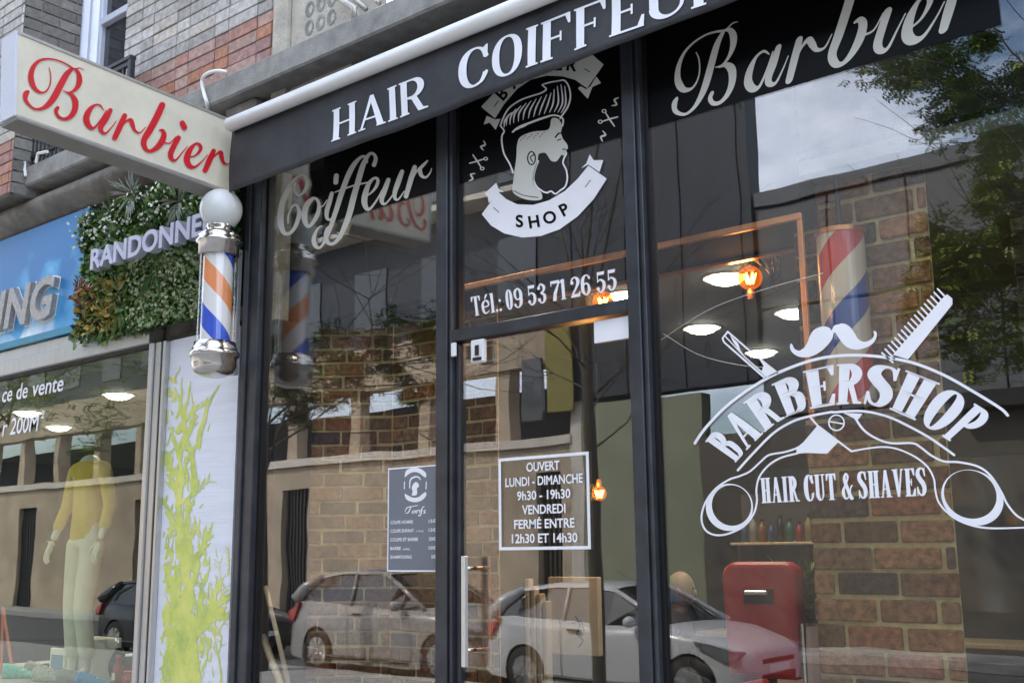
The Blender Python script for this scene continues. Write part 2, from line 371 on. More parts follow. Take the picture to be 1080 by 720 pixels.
# ------------------------------------------------------------------ a bold high-contrast serif alphabet (unit cap height)
def glyph(ch, W=.72, St=.2, hr=.055):
    s = Shape(); o = .05; f = .045
    def stem(x, serif=3, S_=St):
        s.rect(x, 0, x+S_, 1)
        if serif & 1: s.rect(x-o, 0, x+S_+o, f)
        if serif & 2: s.rect(x-o, 1-f, x+S_+o, 1)
    def bowl(x0, x1, y0, y1):
        my = (y0+y1)/2; ry = (y1-y0)/2; k = min(.6*(x1-x0), ry); 
        def half(a0, a1, b0, b1, rx):
            ryy = (b1-b0)/2; m = (b0+b1)/2; P = [(a0, b0), (max(a0, a1-rx), b0)]
            P += [(a1-rx+rx*math.cos(t), m+ryy*math.sin(t)) for t in np.linspace(-math.pi/2, math.pi/2, 20)]+[(max(a0, a1-rx), b1), (a0, b1)]
            return P
        s.poly(half(x0, x1, y0, y1, k)); s.poly(half(x0-.01, x1-St, y0+hr, y1-hr, k*.7), sub=True)
    if ch == 'H': stem(o); stem(W-o-St); s.rect(o, .47, W-o, .47+hr)
    elif ch == 'I': W = St+2*o; stem(o)
    elif ch == 'l': W = St+2*o; s.rect(o, 0, o+St, 1); s.rect(0, 0, W, f); s.rect(o-.05, 1-f, o+.05, 1)
    elif ch in 'AV':
        fl = (lambda x, y: (x, y)) if ch == 'A' else (lambda x, y: (W-x, 1-y)) if False else ((lambda x, y: (x, 1-y)))
        c = W*.5; P = lambda L_, sub=False: s.poly([fl(*q) for q in L_], sub)
        if ch == 'A':
            P([(o, 0), (o+hr*1.2, 0), (c+.02, .93), (c-.02, 1), (c-.06, 1)]); P([(W-o-St, 0), (W-o, 0), (c+.05, 1), (c-.06, 1), (c-.06, .9)])
            P([(.22*W, .28), (W*.75, .28), (W*.75, .28+hr), (.22*W, .28+hr)]); s.rect(0, 0, .27*W, f); s.rect(W-o*1.6-St, 0, W, f)
        else:
            P([(o, 0), (o+St, 0), (c+.06, .9), (c+.05, 1), (c-.05, 1)]); P([(W-o, 0), (W-o-hr*1.2, 0), (c-.02, .93), (c+.05, 1)])
            s.rect(0, 1-f, o*1.6+St, 1); s.rect(W*.73, 1-f, W, 1)
    elif ch == 'E' or ch == 'F':
        W *= .9; stem(o, 3); s.rect(o, 1-hr, W-.02, 1); s.poly([(W-.02-.05, 1-.26), (W-.02, 1-.26), (W-.02, 1), (W-.16, 1)])
        s.rect(o+St, .48, W*.68, .48+hr); s.rect(W*.68-.045, .38, W*.68, .62)
        if ch == 'E': s.rect(o, 0, W, hr); s.poly([(W-.05, .28), (W+.01, .28), (W-.005, 0), (W-.16, 0)])
    elif ch == 'T':
        stem(W/2-St/2, 1); s.rect(.02, 1-hr, W-.02, 1); s.poly([(.02, 1), (.02, .74), (.07, .74), (.15, 1)]); s.poly([(W-.02, 1), (W-.02, .74), (W-.07, .74), (W-.15, 1)])
    elif ch == 'U':
        s.poly([(o, 1), (o, .3)]+[(W/2-.01+(W/2-o)*math.cos(t), .3+.31*math.sin(t)) for t in np.linspace(math.pi, 2*math.pi, 20)]+[(W-o-.02, 1), (W-o-hr*1.3-.02, 1), (W-o-hr*1.3-.02, .28)]
               + [((o+St+W-o-hr*1.3-.02)/2+(W-2*o-.02-St-hr*1.3)/2*math.cos(t), .28+.22*math.sin(t)) for t in np.linspace(2*math.pi, math.pi, 16)]+[(o+St, 1)])
        s.rect(0, 1-f, St+2*o, 1); s.rect(W-o*3-hr, 1-f, W, 1)
    elif ch in 'PR':
        bowl(o+.02, W-o*(.8 if ch == 'P' else 1.6), .44, 1); stem(o)
        if ch == 'R': s.poly([(o+St, .5), (W*.45, .5), (W*.62, .47), (W*.86, .07), (W+.02, f), (W+.02, 0), (W*.68, 0), (W*.45, .4), (o+St, .44)])
    elif ch == 'B':
        bowl(o+.02, W-o*1.8, .5, 1); q = Shape(); a = s.ops; s.ops = []
        bowl(o+.02, W-o*.6, 0, .54); low = s.mesh; ops2 = s.ops
        s.ops = a; s.rect(-1, -1, 2, .5, sub=True) if False else None
        # lower bowl as ring strokes so that the upper one is kept
        xr = W-o*.6-St/2; s.stroke([(o+St, .515, hr/2), (W*.5, .515, hr/2), (xr-.03, .45, St*.42), (xr, .27, St*.5), (xr-.03, .1, St*.4), (W*.5, hr/2, hr/2), (o+St, hr/2, hr/2)])
        stem(o)
    elif ch in 'O0':
        w2 = (W if ch == 'O' else W*.78); W = w2; s.ell(w2/2, .5, w2/2-.02, .515, pw=2.25); s.ell(w2/2, .5, w2/2-.02-St, .515-hr, sub=True, pw=2.3)
    elif ch == 'C':
        s.ell(W/2+.02, .5, W/2, .515, pw=2.2); s.ell(W/2+.06, .5, W/2-.04-St*.75, .515-hr, sub=True, pw=2.2); s.rect(W*.74, .3, W+.3, .68, sub=True)
        s.poly([(W-.1, .66), (W-.03, .66), (W-.03, 1), (W-.08, 1), (W-.2, .9)]); s.stroke([(W*.60, hr*.4, hr*.5), (W*.82, .1, hr*.6), (W*.93, .3, hr*.5)])
    elif ch == 'S':
        W *= .86; r = St*.52
        s.stroke([(W*.86, .72, .03), (W*.74, .93, .035), (W*.5, .975, .035), (W*.25, .9, r*.8), (W*.2, .74, r), (W*.42, .57, r*1.05), (W*.68, .42, r*1.05), (W*.78, .25, r), (W*.68, .08, r*.7), (W*.45, .03, .035), (W*.25, .1, .035), (W*.12, .3, .03)])
        s.poly([(W*.82, .68), (W*.9, .68), (W*.9, 1), (W*.82, 1)]); s.poly([(W*.06, 0), (W*.14, 0), (W*.15, .33), (W*.06, .33)])
    elif ch == '&':
        r = St*.45
        s.stroke([(W*.98, .03, .03), (W*.8, .06, r), (W*.55, .35, r), (W*.33, .66, r), (W*.3, .83, r*.8), (W*.45, .96, .03), (W*.6, .85, .05), (W*.52, .68, .035), (W*.28, .5, .035), (W*.12, .28, r), (W*.2, .08, r*.7), (W*.42, .03, .035), (W*.68, .16, .03), (W*.82, .42, .03), (W*.95, .5, .03)])
    elif ch == 'é':
        W = .55; r = St*.45
        s.stroke([(W*.12, .36, .028), (W*.5, .37, .03), (W*.84, .42, .04), (W*.78, .6, r*.8), (W*.5, .68, .03), (W*.22, .55, r*.9), (W*.17, .33, r), (W*.25, .12, r*.8), (W*.5, .03, .035), (W*.85, .14, .025)])
        s.poly([(W*.4, .76), (W*.55, .76), (W*.85, 1), (W*.6, 1)])
    elif ch == '.': W = .2; s.ell(.1, .07, .075, .075)
    elif ch == ':': W = .2; s.ell(.1, .07, .075, .075); s.ell(.1, .55, .075, .075)
    elif ch == '1': W = St+2.6*o; s.rect(o*1.3, 0, o*1.3+St, 1); s.rect(0, 0, W, f); s.poly([(o*1.3, 1), (o*1.3+St*.5, 1), (o*1.3+.02, .86), (-.05, .82), (-.05, .87)])
    elif ch == '7': W = .56; s.rect(.03, .86, W-.02, 1); s.rect(.03, .74, .08, 1); s.poly([(W-.1, .88), (W-.02, .88), (W*.62, .3), (W*.56, 0), (W*.2, 0), (W*.32, .4)])
    elif ch == '2': W = .56; r = St*.5; s.stroke([(.1, .72, .05), (.12, .88, .04), (W*.5, .97, .035), (W*.78, .84, r), (W*.8, .68, r), (W*.6, .45, r*.7), (W*.25, .18, .05)]); s.ell(.12, .72, .09, .09); s.poly([(.03, 0), (W-.03, 0), (W, .27), (W-.05, .27), (W-.1, .15), (.2, .15), (.03, .1)])
    elif ch == '3': W = .56; r = St*.5; s.stroke([(.13, .78, .06), (.2, .92, .04), (W*.5, .965, .035), (W*.78, .82, r*.9), (W*.74, .62, r*.7), (W*.45, .52, .035), (W*.76, .42, r*.8), (W*.82, .25, r), (W*.7, .08, r*.6), (W*.45, .03, .035), (.18, .1, .04), (.13, .22, .06)]); s.ell(.14, .2, .085, .085); s.ell(.14, .78, .085, .085)
    elif ch == '5': W = .56; r = St*.5; s.poly([(.1, 1), (W-.06, 1), (W-.1, .84), (.15, .84), (.15, .55), (.1, .5)]); s.stroke([(.12, .53, .03), (W*.45, .62, .035), (W*.76, .5, r*.8), (W*.82, .3, r), (W*.7, .1, r*.7), (W*.45, .03, .035), (.18, .09, .04), (.12, .2, .06)]); s.ell(.13, .2, .085, .085)
    elif ch in '69':
        W = .58; r = St*.5; P = [(W*.84, .82, .06), (W*.72, .94, .035), (W*.5, .965, .035), (W*.25, .8, r), (W*.2, .5, r*1.1), (W*.22, .22, r), (W*.48, .03, .035), (W*.76, .15, r*.85), (W*.8, .33, r*.85), (W*.7, .52, r*.5), (W*.48, .58, .035), (W*.25, .45, .035)]
        s.stroke(P if ch == '6' else [(W-x, 1-y, q) for x, y, q in P])
    return s, W
_gc = {}
def glyph_mesh(ch, W, St):
    k = (ch, W, St)
    if k not in _gc:
        s, w = glyph(ch, W, St); _gc[k] = (s.mesh(.0125), w)
    return _gc[k]
def serif_line(txt, W=.72, St=.2, sp=.05, space=.35):
    """-> list of (V,F,x0), total width in cap heights"""
    x = 0; out = []
    for ch in txt:
        if ch == ' ': x += space; continue
        (V, F), w = glyph_mesh(ch, W, St); out.append((V, F, x)); x += w+sp
    return out, x-sp
def line_on_quad(txt, BL, BR, TL, TR, **k):
    out, tot = serif_line(txt, **k); Vv = []; Ff = []
    for V, F, x in out:
        n = len(Vv); Vv += [((vx+x)/tot, vy) for vx, vy in V]; Ff += [[i+n for i in f] for f in F]
    BL, BR, TL, TR = map(Vector, (BL, BR, TL, TR))
    return [tuple((BL*(1-u)+BR*u)*(1-v)+(TL*(1-u)+TR*u)*v) for u, v in Vv], Ff
# sans text from Blender's built-in face
def sans(txt, bold=0., shear=0., extrude=0., sp=1.):
    c = bpy.data.curves.new('t', 'FONT'); c.body = txt; c.size = 1; c.offset = bold; c.shear = shear; c.extrude = extrude; c.resolution_u = 4; c.space_character = sp
    o = bpy.data.objects.new('t', c); COL.objects.link(o); dg = bpy.context.evaluated_depsgraph_get(); dg.update()
    me = bpy.data.meshes.new_from_object(o.evaluated_get(dg)); V = [tuple(v.co) for v in me.vertices]; F = [tuple(p.vertices) for p in me.polygons]
    bpy.data.objects.remove(o); bpy.data.curves.remove(c); bpy.data.meshes.remove(me)
    return V, F
CAP = .73
def sans_fit(V, x0=0, x1=1):
    xs = [v[0] for v in V]; a, b = min(xs), max(xs); return [(x0+(v[0]-a)/(b-a)*(x1-x0), v[1]/CAP, v[2]) for v in V]

# ------------------------------------------------------------------ brick work as real bricks
def bricks(name, mname, parent, length, z0, z1, T, course=.07, bl=.22, gap=.009, depth=.012, cols=None, flemish=False, rnd=.18, b=.004, zmix=None, mort='mortar', jit=0.0, back=.03):
    q = MB(); r = int((z1-z0)/course)+1
    for i in range(r):
        za = z0+i*course; zb = min(z1, za+course-gap)
        if zb-za < .01: continue
        x = -bl*(.25 if i % 2 else .75) if flemish else (-bl*.5 if i % 2 else 0)
        k = i
        while x < length:
            L_ = (bl if (k % 2) else bl*.5) if flemish else bl*(1+random.uniform(-jit, jit)); k += 1
            a = max(0, x); e = min(length, x+L_-gap); x += L_
            if e-a < .015: continue
            cs = cols if zmix is None or za >= zmix[0] else zmix[1]
            c = random.choice(cs); g = 1+random.uniform(-rnd, rnd); c = tuple(min(1, v*g) for v in c)
            d = depth*(1+random.uniform(-.3, .3)); j = [random.uniform(-1, 1)*jit*.03 for _ in range(4)]
            q.box(a+j[0], e+j[1], -d, .0, za+j[2], zb+j[3], b=b, tone=c, mi=0, T=T)
    q.box(0, length, .0, back, z0, z1, mi=1, tone=(.3, .3, .3), T=T)
    return q.build(name, None, parent, tones=True, mats=[MT[mname], MT[mort]])

# ================================================================== THE SETTING
GY0, GY1 = -6.7, -12.6; RZ = -.16
o = part('road', MT['asphalt'], None, (-90, 60, -60, 40, -.4, RZ)); tag(o, kind='structure')
o = part('pavement', MT['pave'], None, (-90, 60, GY0+.15, 1, RZ+.001, 0)); tag(o, kind='structure')
o = part('kerb', MT['kerb'], None, (-90, 60, GY0, GY0+.148, RZ+.001, .004), b=.012); tag(o, kind='structure')
o = part('far_pavement', MT['pave'], None, (-90, 60, -14.2, GY1-.15, RZ+.001, -.004)); tag(o, kind='structure')
o = part('far_kerb', MT['kerb'], None, (-90, 60, GY1-.148, GY1, RZ+.001, .0), b=.012); tag(o, kind='structure')

LY = -.2; LB = at(222, 111, LY).z; LT_ = at(189, 102, LY).z
# ------------------------------------------------------------------ the upper facade
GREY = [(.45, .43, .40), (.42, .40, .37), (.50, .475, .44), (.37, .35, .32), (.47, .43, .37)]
REDB = [(.38, .20, .155), (.37, .22, .19), (.42, .20, .12), (.35, .195, .165), (.40, .26, .215)]
fac = thing('building_facade', 'upper brick facade of grey glazed bricks over a red brick band, above the black awning', 'building', (-6, 0, 4.3))
WX0, WX1 = at(134, 30, 0).x, -5.12
bricks('brick_wall', 'brick', fac, WX1-WX0, 4.3, 6.6, lambda x, y, z: (WX0+x, y, z), course=.086, bl=.30, cols=GREY, flemish=True, zmix=(4.92, REDB), rnd=.12, gap=.007)
BX = -7.9
bricks('brick_wall', 'brick', fac, 3.4, 4.3, 7., lambda x, y, z: (BX-3.4+x, y-.3, z), course=.086, bl=.30, cols=GREY, flemish=True, zmix=(4.7, REDB), rnd=.12)
bricks('brick_wall', 'brick', fac, .55, 4.3, 7., lambda x, y, z: (BX-y, -.3+x+.002, z), course=.09, bl=.28, cols=[(.17, .16, .145), (.20, .19, .17), (.15, .14, .125)], flemish=False, rnd=.15)  # side face bricks coloured darker, painting in its shade
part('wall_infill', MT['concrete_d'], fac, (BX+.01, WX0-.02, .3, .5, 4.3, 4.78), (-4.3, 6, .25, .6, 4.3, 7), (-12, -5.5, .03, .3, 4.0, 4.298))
part('gap_shade_box', MT['frame_d'], fac, (-5.49, 6, .012, .3, 4.201, LB-.002))  # black box stands in for the deep shade between ledge and tube
part('building_shell', MT['darkin'], fac, (-18, 7, .62, 8.4, 4.32, 4.5), (-18, 7, 8.2, 8.4, -.1, 4.31), (-18.2, -18, .3, 8.4, -.1, 4.5), (7, 7.2, .3, 8.4, -.1, 4.5))
pil = MB(); pil.box(-5.118, -4.98, -.06, .25, 4.3, 6.6, b=.006); pil.box(-4.976, -4.42, -.03, .25, 4.3, 6.6, b=.006)
pil.build('stone_pilaster', MT['stone'], fac)
cv = Shape()
for j in range(6):
    for i in range(3):
        cx, cy = i*.1, j*.12; cv.ell(cx, cy, .04, .05); cv.ell(cx+.008, cy, .022, .03, sub=True)
V, F = cv.mesh(.006); q = MB().add([(-4.80+x, -.034, 4.72+z) for x, z in V], F); q.build('carving', MT['concrete'], fac)
wf = thing('upper_window', 'white framed upstairs window beside brick toned dark for shade, above the red lettered sign', 'window', (-7.6, .2, 5.2))
wl = at(88, 30, .22).x; wr = WX0+.1
q = MB(); 
for x in (wl, wl+.14, wl+.25): q.box(x, x+(.10 if x == wl else .05), .16+(x-wl)*.2, .26, 4.7, 7, b=.006)
zt = at(120, 20, .25).z
q.box(wl+.30, wr+.1, .2, .26, zt-.04, zt+.02, b=.005); q.box(wl+.30, wr+.1, .21, .27, 4.7, 4.78, b=.005)
q.build('frame', MT['winframe'], wf); part('pane', MT['winglass'], wf, (wl+.28, wr+.1, .25, .27, 4.7, 7))
rl = thing('window_railing', 'short black iron railing in front of the upstairs window', 'railing', (-6.9, -.2, 4.5))
a = at(139, 62, -.14); q = MB(); q.box(a.x-.02, a.x+.02, -.16, -.12, LT_, a.z, b=.004); q.box(a.x-.9, a.x, -.155, -.125, a.z-.05, a.z-.012, b=.004)
for i in range(9): q.box(a.x-.1*i-.1, a.x-.1*i-.085, -.15, -.13, LT_, a.z-.05)
q.build('bars', MT['iron'], rl); part('top_rail', MT['iron'], rl, (a.x-.9, a.x+.02, -.165, -.115, a.z-.01, a.z+.02), b=.004)
rl2 = thing('balcony_railing', 'iron bar railing on the concrete ledge below the sign, far left', 'railing', (-8.3, -.36, 4.4))
b0 = at(8, 150, -.36+.2).x; b1 = at(60, 150, -.16).x; q = MB()
for i in range(14): x = b0+(b1-b0)*i/13; q.tube([(x, -.16, LT_), (x, -.16, LT_+.6)], .009, 6)
q.build('bars', MT['iron'], rl2); part('rail', MT['iron'], rl2, (b0-.3, b1, -.175, -.145, LT_+.58, LT_+.61), (b0-.3, b1, -.175, -.145, LT_+.07, LT_+.095), b=.003)
q = MB(); MB().tube([at(26, 168, -.21), at(26, 178, -.21), at(27, 186, -.21)], .012, 6).build('white_hook', MT['tube'], rl2); q.tube([at(38, 172, -.21), at(40, 162, -.21), at(50, 160, -.21)], .012, 6)
q.build('white_hook', MT['tube'], rl2)
# ledge + moulding
lg = thing('concrete_ledge', 'weathered grey concrete ledge running above the shopfronts', 'ledge', (-5, -.4, 4.22))
part('slab', MT['concrete'], lg, (-14, 6, LY, .029, LB, LT_), b=.012)
q = MB(); n = 14; P = [(0.03, LB-.26), (-.02, LB-.26)]+[(-.04-.12*math.sin(math.pi*i/n), LB-.25+.23*i/n) for i in range(n+1)]+[(0.03, LB-.003)]
XL, XR = -14, -5.52; V = [(XL, y, z) for y, z in P]+[(XR, y, z) for y, z in P]; m_ = len(P)
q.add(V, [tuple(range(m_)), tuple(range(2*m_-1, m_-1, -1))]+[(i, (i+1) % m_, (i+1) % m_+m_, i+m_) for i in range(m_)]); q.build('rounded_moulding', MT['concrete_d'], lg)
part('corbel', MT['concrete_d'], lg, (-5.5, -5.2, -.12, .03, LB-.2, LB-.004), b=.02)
q = MB(); q.tube(spl([at(239, 76, LY-.02), at(228, 75, LY-.03), at(217, 79, LY-.03), at(213, 86, LY-.02), at(215, 98, LY-.02), at(218, 108, LY-.02), at(220, 118, LY+.05)], 5), .012, 8)
tag(q.build('white_cable', MT['tube'], None, smooth=True), 'white cable bent over the edge of the concrete ledge above the sign', 'cable')
q = MB(); q.tube([at(352, -6, -.1), at(366, 4, -.1), at(374, 9, -.1), at(374, 20, -.1)], .02, 8); q.tube([at(370, -8, -.06), at(378, 3, -.06), at(386, 10, -.06)], .016, 8); q.tube([at(392, -4, -.1), at(398, 2, -.1), at(400, 4, -.1)], .014, 8)
tag(q.build('metal_bracket', MT['signedge'], None, smooth=True), 'rusty brown metal bracket standing on the ledge at the stone pilaster', 'bracket')

# ================================================================== SHOPFRONT
X0, X1, X2, X3, X4, X5 = -5.33, -5.18, -3.73, -3.622, -2.572, -2.476
sf = thing('barbershop_front', 'anthracite framed glass front of the barber shop with white vinyl lettering', 'shopfront', (-3, 0, 0))
q = MB()
def post(x0, x1, z0=0.02, z1=4.0):
    q.box(x0, x1-.03, -.05, .06, z0, z1, b=.004); q.box(x1-.028, x1-.018, -.035, .05, z0, z1); q.box(x1-.016, x1, -.045, .05, z0, z1, b=.003)
q.box(X0, X0+.05, -.055, .06, .02, 4.0, b=.004); q.box(X0+.052, X0+.09, -.04, .06, .02, 4., b=.004); q.box(X0+.092, X1, -.05, .06, .02, 4., b=.004)
post(X2, X3); post(X4, X5); q.box(.98, 1.1, -.05, .06, .02, 4., b=.004)
q.box(X3, X4, -.045, .05, 2.632, 2.692, b=.004)
for a, b_ in ((X1, X2), (X3, X4), (X5, .98)): q.box(a, b_, -.045, .05, 3.94, 4.0, b=.004)
for a, b_ in ((X1, X2), (X5, .98)): q.box(a, b_, -.05, .06, .02, .35, b=.004)
q.build('frame', MT['frame'], sf)
part('gasket', MT['frame_d'], sf, *[(a, b_, -.012, .03, .3, 3.95) for a, b_ in ((X1, X1+.022), (X2-.012, X2), (X3, X3+.02), (X4-.012, X4), (X5, X5+.022))])
part('fascia_backing', MT['darkin'], sf, (-5.5, 6, .03, .12, 4.0, 4.2))
part('side_wall', MT['darkin'], sf, (1.12, 1.3, -.05, 6, 0, 4.0), (1.32, 7, -.05, .1, 0, 4.0))
def pane(name, x0, x1, z0, z1, mt='glass', par=None, y=0.): return part(name, MT[mt], par or sf, (x0, x1, y, y+.008, z0, z1))
pl = pane('window_pane', X1+.002, X2-.002, .35, 3.94); pt = pane('transom_pane', X3+.002, X4-.002, 2.694, 3.94); pr = pane('window_pane', X5+.002, .98, .35, 3.94)
door = part('door', MT['frame'], sf, (X3+.004, X3+.03, -.02, .03, .03, 2.62), (X3+.032, X4-.004, -.02, .03, .03, .14), b=.003)
pane('door_pane', X3+.031, X4-.004, .142, 2.625, par=door, y=-.004)
hx = at(490, 650, -.075).x; q = MB(); q.box(hx-.012, hx+.012, -.088, -.062, at(490, 703, -.075).z, at(490, 586, -.075).z, b=.003)
q.build('handle', mat('satin_steel', (.66, .64, .58), .35, metal=.4, var=.06), door); q = MB()
for y in (599, 685): z = at(490, y, -.05).z; MB().tube([(hx, -.064, z), (hx, -.004, z)], .011, 12).build('handle_mount', MT['chrome'], door, smooth=True)
q = MB(); q.box(hx-.008, hx+.008, .1, .112, at(490, 703, -.0).z, at(490, 586, 0).z, b=.003)
for y in (599, 685): z = at(490, y, -.02).z; q.tube([(hx, .004, z), (hx, .1, z)], .009, 10)
q.build('inner_handle', MT['copper'], door)
q = MB(); c = at(506, 371, -.03); q.box(c.x-.045, c.x+.04, -.05, -.02, c.z-.055, c.z+.06, b=.006); q.build('door_closer_case', MT['tube'], sf)
q = MB(); q.box(c.x-.01, c.x+.012, -.056, -.051, c.z-.02, c.z+.03); q.box(c.x-.025, c.x+.028, -.056, -.051, c.z-.045, c.z-.03); q.build('case_mark', MT['frame_d'], sf)
q = MB(); c = at(479, 369, -.052); q.box(c.x-.012, c.x+.02, -.066, -.052, c.z-.035, c.z+.035, b=.004); q.build('magnet_contact', MT['tube'], sf)
a = at(627, 338, -.012); b_ = at(670, 351, -.012); q = MB(); q.box(a.x, X4-.002, -.02, -.008, b_.z-.02, a.z-.005, b=.002)
tag(q.build('notice_strip', MT['vinylw'], None), 'narrow blank white strip stuck at the top right of the glass door', 'sticker')
# black vinyl bands, transom upper half included
EB = -.0025
def band(x0, x1, z0, z1, name='black_band'): return part(name, MT['vinylb'], sf, (x0, x1, EB, -.0005, z0, z1))
band(at(340, 225).x, X2-.012, 3.465, 3.938); band(X3+.02, X4-.012, 3.466, 3.938); band(X5+.022, at(1056, 27).x, 3.468, 3.938)
# ---- lettering
W1 = -.0045
def onglass(ox, oy, sc, y=W1): return lambda X, Y: at(ox+X/sc, oy+Y/sc, y)
BARBIER = [
 [(143,97,1.6),(151,130,2.5),(148,175,3),(132,205,4),(108,215,5),(80,200,9),(63,170,13),(57,135,13),(68,95,11),(95,65,7),(135,55,4.5),(185,62,3.5),(225,80,3.5),(262,102,4),(290,99,2.5),(310,108,1.2)],
 [(252,104,8),(225,130,14),(195,185,16),(165,240,16),(140,270,13),(110,290,8),(75,292,5),(48,272,6),(32,248,9),(33,222,13),(42,212,9)],
 [(262,102,3),(280,118,8),(288,150,13),(282,180,12),(262,205,7),(235,215,4),(210,205,1.6)],
 [(225,215,3),(250,225,8),(268,258,14),(264,300,14),(243,330,11),(212,340,7),(185,325,7),(176,300,9),(184,288,9)],
 [(402,298,2),(385,275,4),(358,276,6),(332,303,13),(320,338,15),(332,372,12),(356,382,6),(388,345,4),(415,300,3)],
 [(434,300,11),(412,340,14),(390,375,13),(392,398,9),(412,408,5),(440,380,3),(462,350,2)],
 [(502,325,12),(482,370,14),(456,428,13)], [(475,395,3),(505,355,4),(530,345,9),(540,368,10),(551,395,6),(575,405,3.5),(600,380,2)],
 [(680,275,15),(655,330,16),(620,395,16),(594,440,14),(598,475,11),(617,492,7),(645,483,11),(673,455,15),(688,420,13),(683,396,8),(668,393,4)], [(683,448,3.5),(715,455,3),(745,425,2)],
 [(757,430,12),(735,470,13),(720,505,13),(726,530,9),(745,535,5),(775,500,3),(800,470,2)], [(776,360,13),(786,380,13)],
 [(795,522,3),(835,515,4),(862,485,8),(858,462,7),(837,459,6),(810,490,13),(797,530,15),(808,560,12),(835,568,6),(870,540,3),(895,510,2)],
 [(924,492,11),(905,535,14),(884,583,12)], [(900,550,3),(935,510,4),(957,498,9),(962,518,10),(970,545,7),(985,555,4),(998,550,2)]]
shB = Shape()
for s_ in BARBIER: shB.stroke(s_)
BV, BF = shB.mesh(1.6)
SGX = -5.29      # sign's face plane
def on_sign(X, Y, x=SGX): return atx(20+X/4.5, 50+Y/4.5, x)
# map the sign's flat lettering to (u,v)
pA = on_sign(0, 330); 
def uv(X, Y):
    p = on_sign(X, Y); return p.y, p.z
sl = (uv(900, 640)[1]-uv(100, 330)[1])/(uv(900, 640)[0]-uv(100, 330)[0])
UV = []
for X, Y in BV:
    u, v = uv(X, Y); UV.append((u, v-sl*u))
uL = uv(15, 245)[0]; uR = uv(998, 550)[0]; vB = np.percentile([p[1] for p in UV], 1.); vT = max(p[1] for p in UV)
# window copy: left edge px 708, right edge px ~1043, base z from px (725,122)
wx0 = at(708, 108).x; wx1 = at(1046, 0).x; wz0 = at(716, 122).z-.005; wz1 = at(780, 20).z
uspan = uR-uL
Bx = [(wx0+(u-uL)/uspan*(wx1-wx0)) for u, v in UV]; sB = (wz1-wz0)/(vT-vB); Bz = [wz0+(v-vB)*sB for u, v in UV]
# mild slant fix so the window word stays upright on its baseline
obj('barbier_lettering', [(x, W1, z) for x, z in zip(Bx, Bz)], BF, MT['vinylg'], sf)
COIFF = [
 [(168,235,4),(163,275,5),(190,305,5),(220,280,8),(237,235,9),(226,195,7),(200,190,5),(165,213,8),(125,270,11),(98,340,16),(86,410,18),(88,470,17),(105,515,12),(138,518,9),(170,480,11),(190,420,12),(188,375,9),(168,357,6),(145,380,5),(130,420,5),(128,460,4)],
 [(270,320,9),(240,350,15),(222,400,17),(225,450,15),(245,480,9),(275,450,11),(300,400,12),(303,350,9),(288,322,7),(268,320,8)], [(300,370,3.5),(325,365,3.5),(350,330,3)],
 [(378,292,11),(365,340,13),(350,390,13),(350,430,10),(370,440,5),(400,395,4)], [(404,192,14),(400,228,14)],
 [(575,112,9),(570,85,8),(545,85,8),(510,120,13),(480,170,15),(455,230,15),(430,300,15),(405,380,14),(385,440,13),(365,500,11),(340,560,8),(310,600,7),(285,590,12),(275,555,13),(285,515,8),(305,485,5),(322,478,3)],
 [(618,130,12),(628,95,11),(615,67,8),(590,70,9),(560,120,14),(540,180,16),(520,250,16),(500,320,17),(480,400,17),(455,470,15),(425,535,12),(390,575,9),(360,575,10),(345,545,13),(350,500,11),(372,472,5)],
 [(395,285,3),(450,265,4.5),(510,245,4.5),(580,230,4.5),(600,222,2)],
 [(560,312,4),(600,290,5),(632,250,9),(640,215,9),(620,205,7),(590,235,11),(570,290,16),(563,340,17),(577,378,12),(600,375,7),(640,320,5),(665,270,3)],
 [(700,215,12),(680,270,15),(662,325,13),(670,350,9),(690,345,5),(725,300,4),(750,250,3)], [(778,168,12),(757,225,15),(737,285,13),(738,320,9),(757,325,5),(790,280,3)],
 [(850,142,12),(830,205,15),(800,308,13)], [(828,240,3),(855,175,5),(890,140,9),(922,107,5)], [(880,150,10),(882,175,12),(893,195,9),(915,200,6),(937,175,4),(946,150,2)]]
sh = Shape()
for s_ in COIFF: sh.stroke(s_)
flat('coiffeur_lettering', MT['vinylg'], sf, sh, 2.0, onglass(280, 150, 5.4))
# telephone number
q_ = lambda *p: at(*p, W1)
V, F = line_on_quad('Tél.: 09 53 71 26 55', q_(498.5, 333.6), q_(651, 305.2), q_(496, 313.4), q_(650, 283.2), W=.6, St=.17, sp=.02, space=.22)
obj('telephone_lettering', V, F, MT['vinylw'], sf)
# ---- portrait emblem on the transom
em = lambda X, Y: at(490+X/3.6, 60+Y/3.6, W1)
sh = Shape(); 
sh.poly([(65,597),(100,640),(150,670),(220,686),(290,680),(360,655),(430,605),(490,540),(540,463),(470,413),(430,462),(380,510),(320,545),(260,562),(200,560),(158,540),(128,513)])
sh.poly([(75,520),(120,478),(128,500),(152,514),(133,512),(92,556),(88,532)]); sh.poly([(440,425),(462,405),(475,370),(490,393),(527,392),(512,438),(470,409)])
sh.stroke([(110,572),(130,590)], 1.6, sub=True, smooth=False); sh.stroke([(458,495),(478,468)], 1.6, sub=True, smooth=False)
flat('ribbon', MT['vinylw'], sf, sh, 2.4, em)
sh = Shape(); sh.poly([(62,190),(110,140),(160,88),(220,45),(300,15),(380,-5),(440,-15),(480,-12),(528,30),(465,120),(420,88),(370,74),(310,72),(250,88),(200,122),(150,180),(116,234)])
sh.poly([(72,258),(95,250),(118,278),(137,235),(116,238),(84,224)]); sh.poly([(430,120),(468,160),(485,115),(518,100),(500,75),(478,112),(462,124),(440,112)])
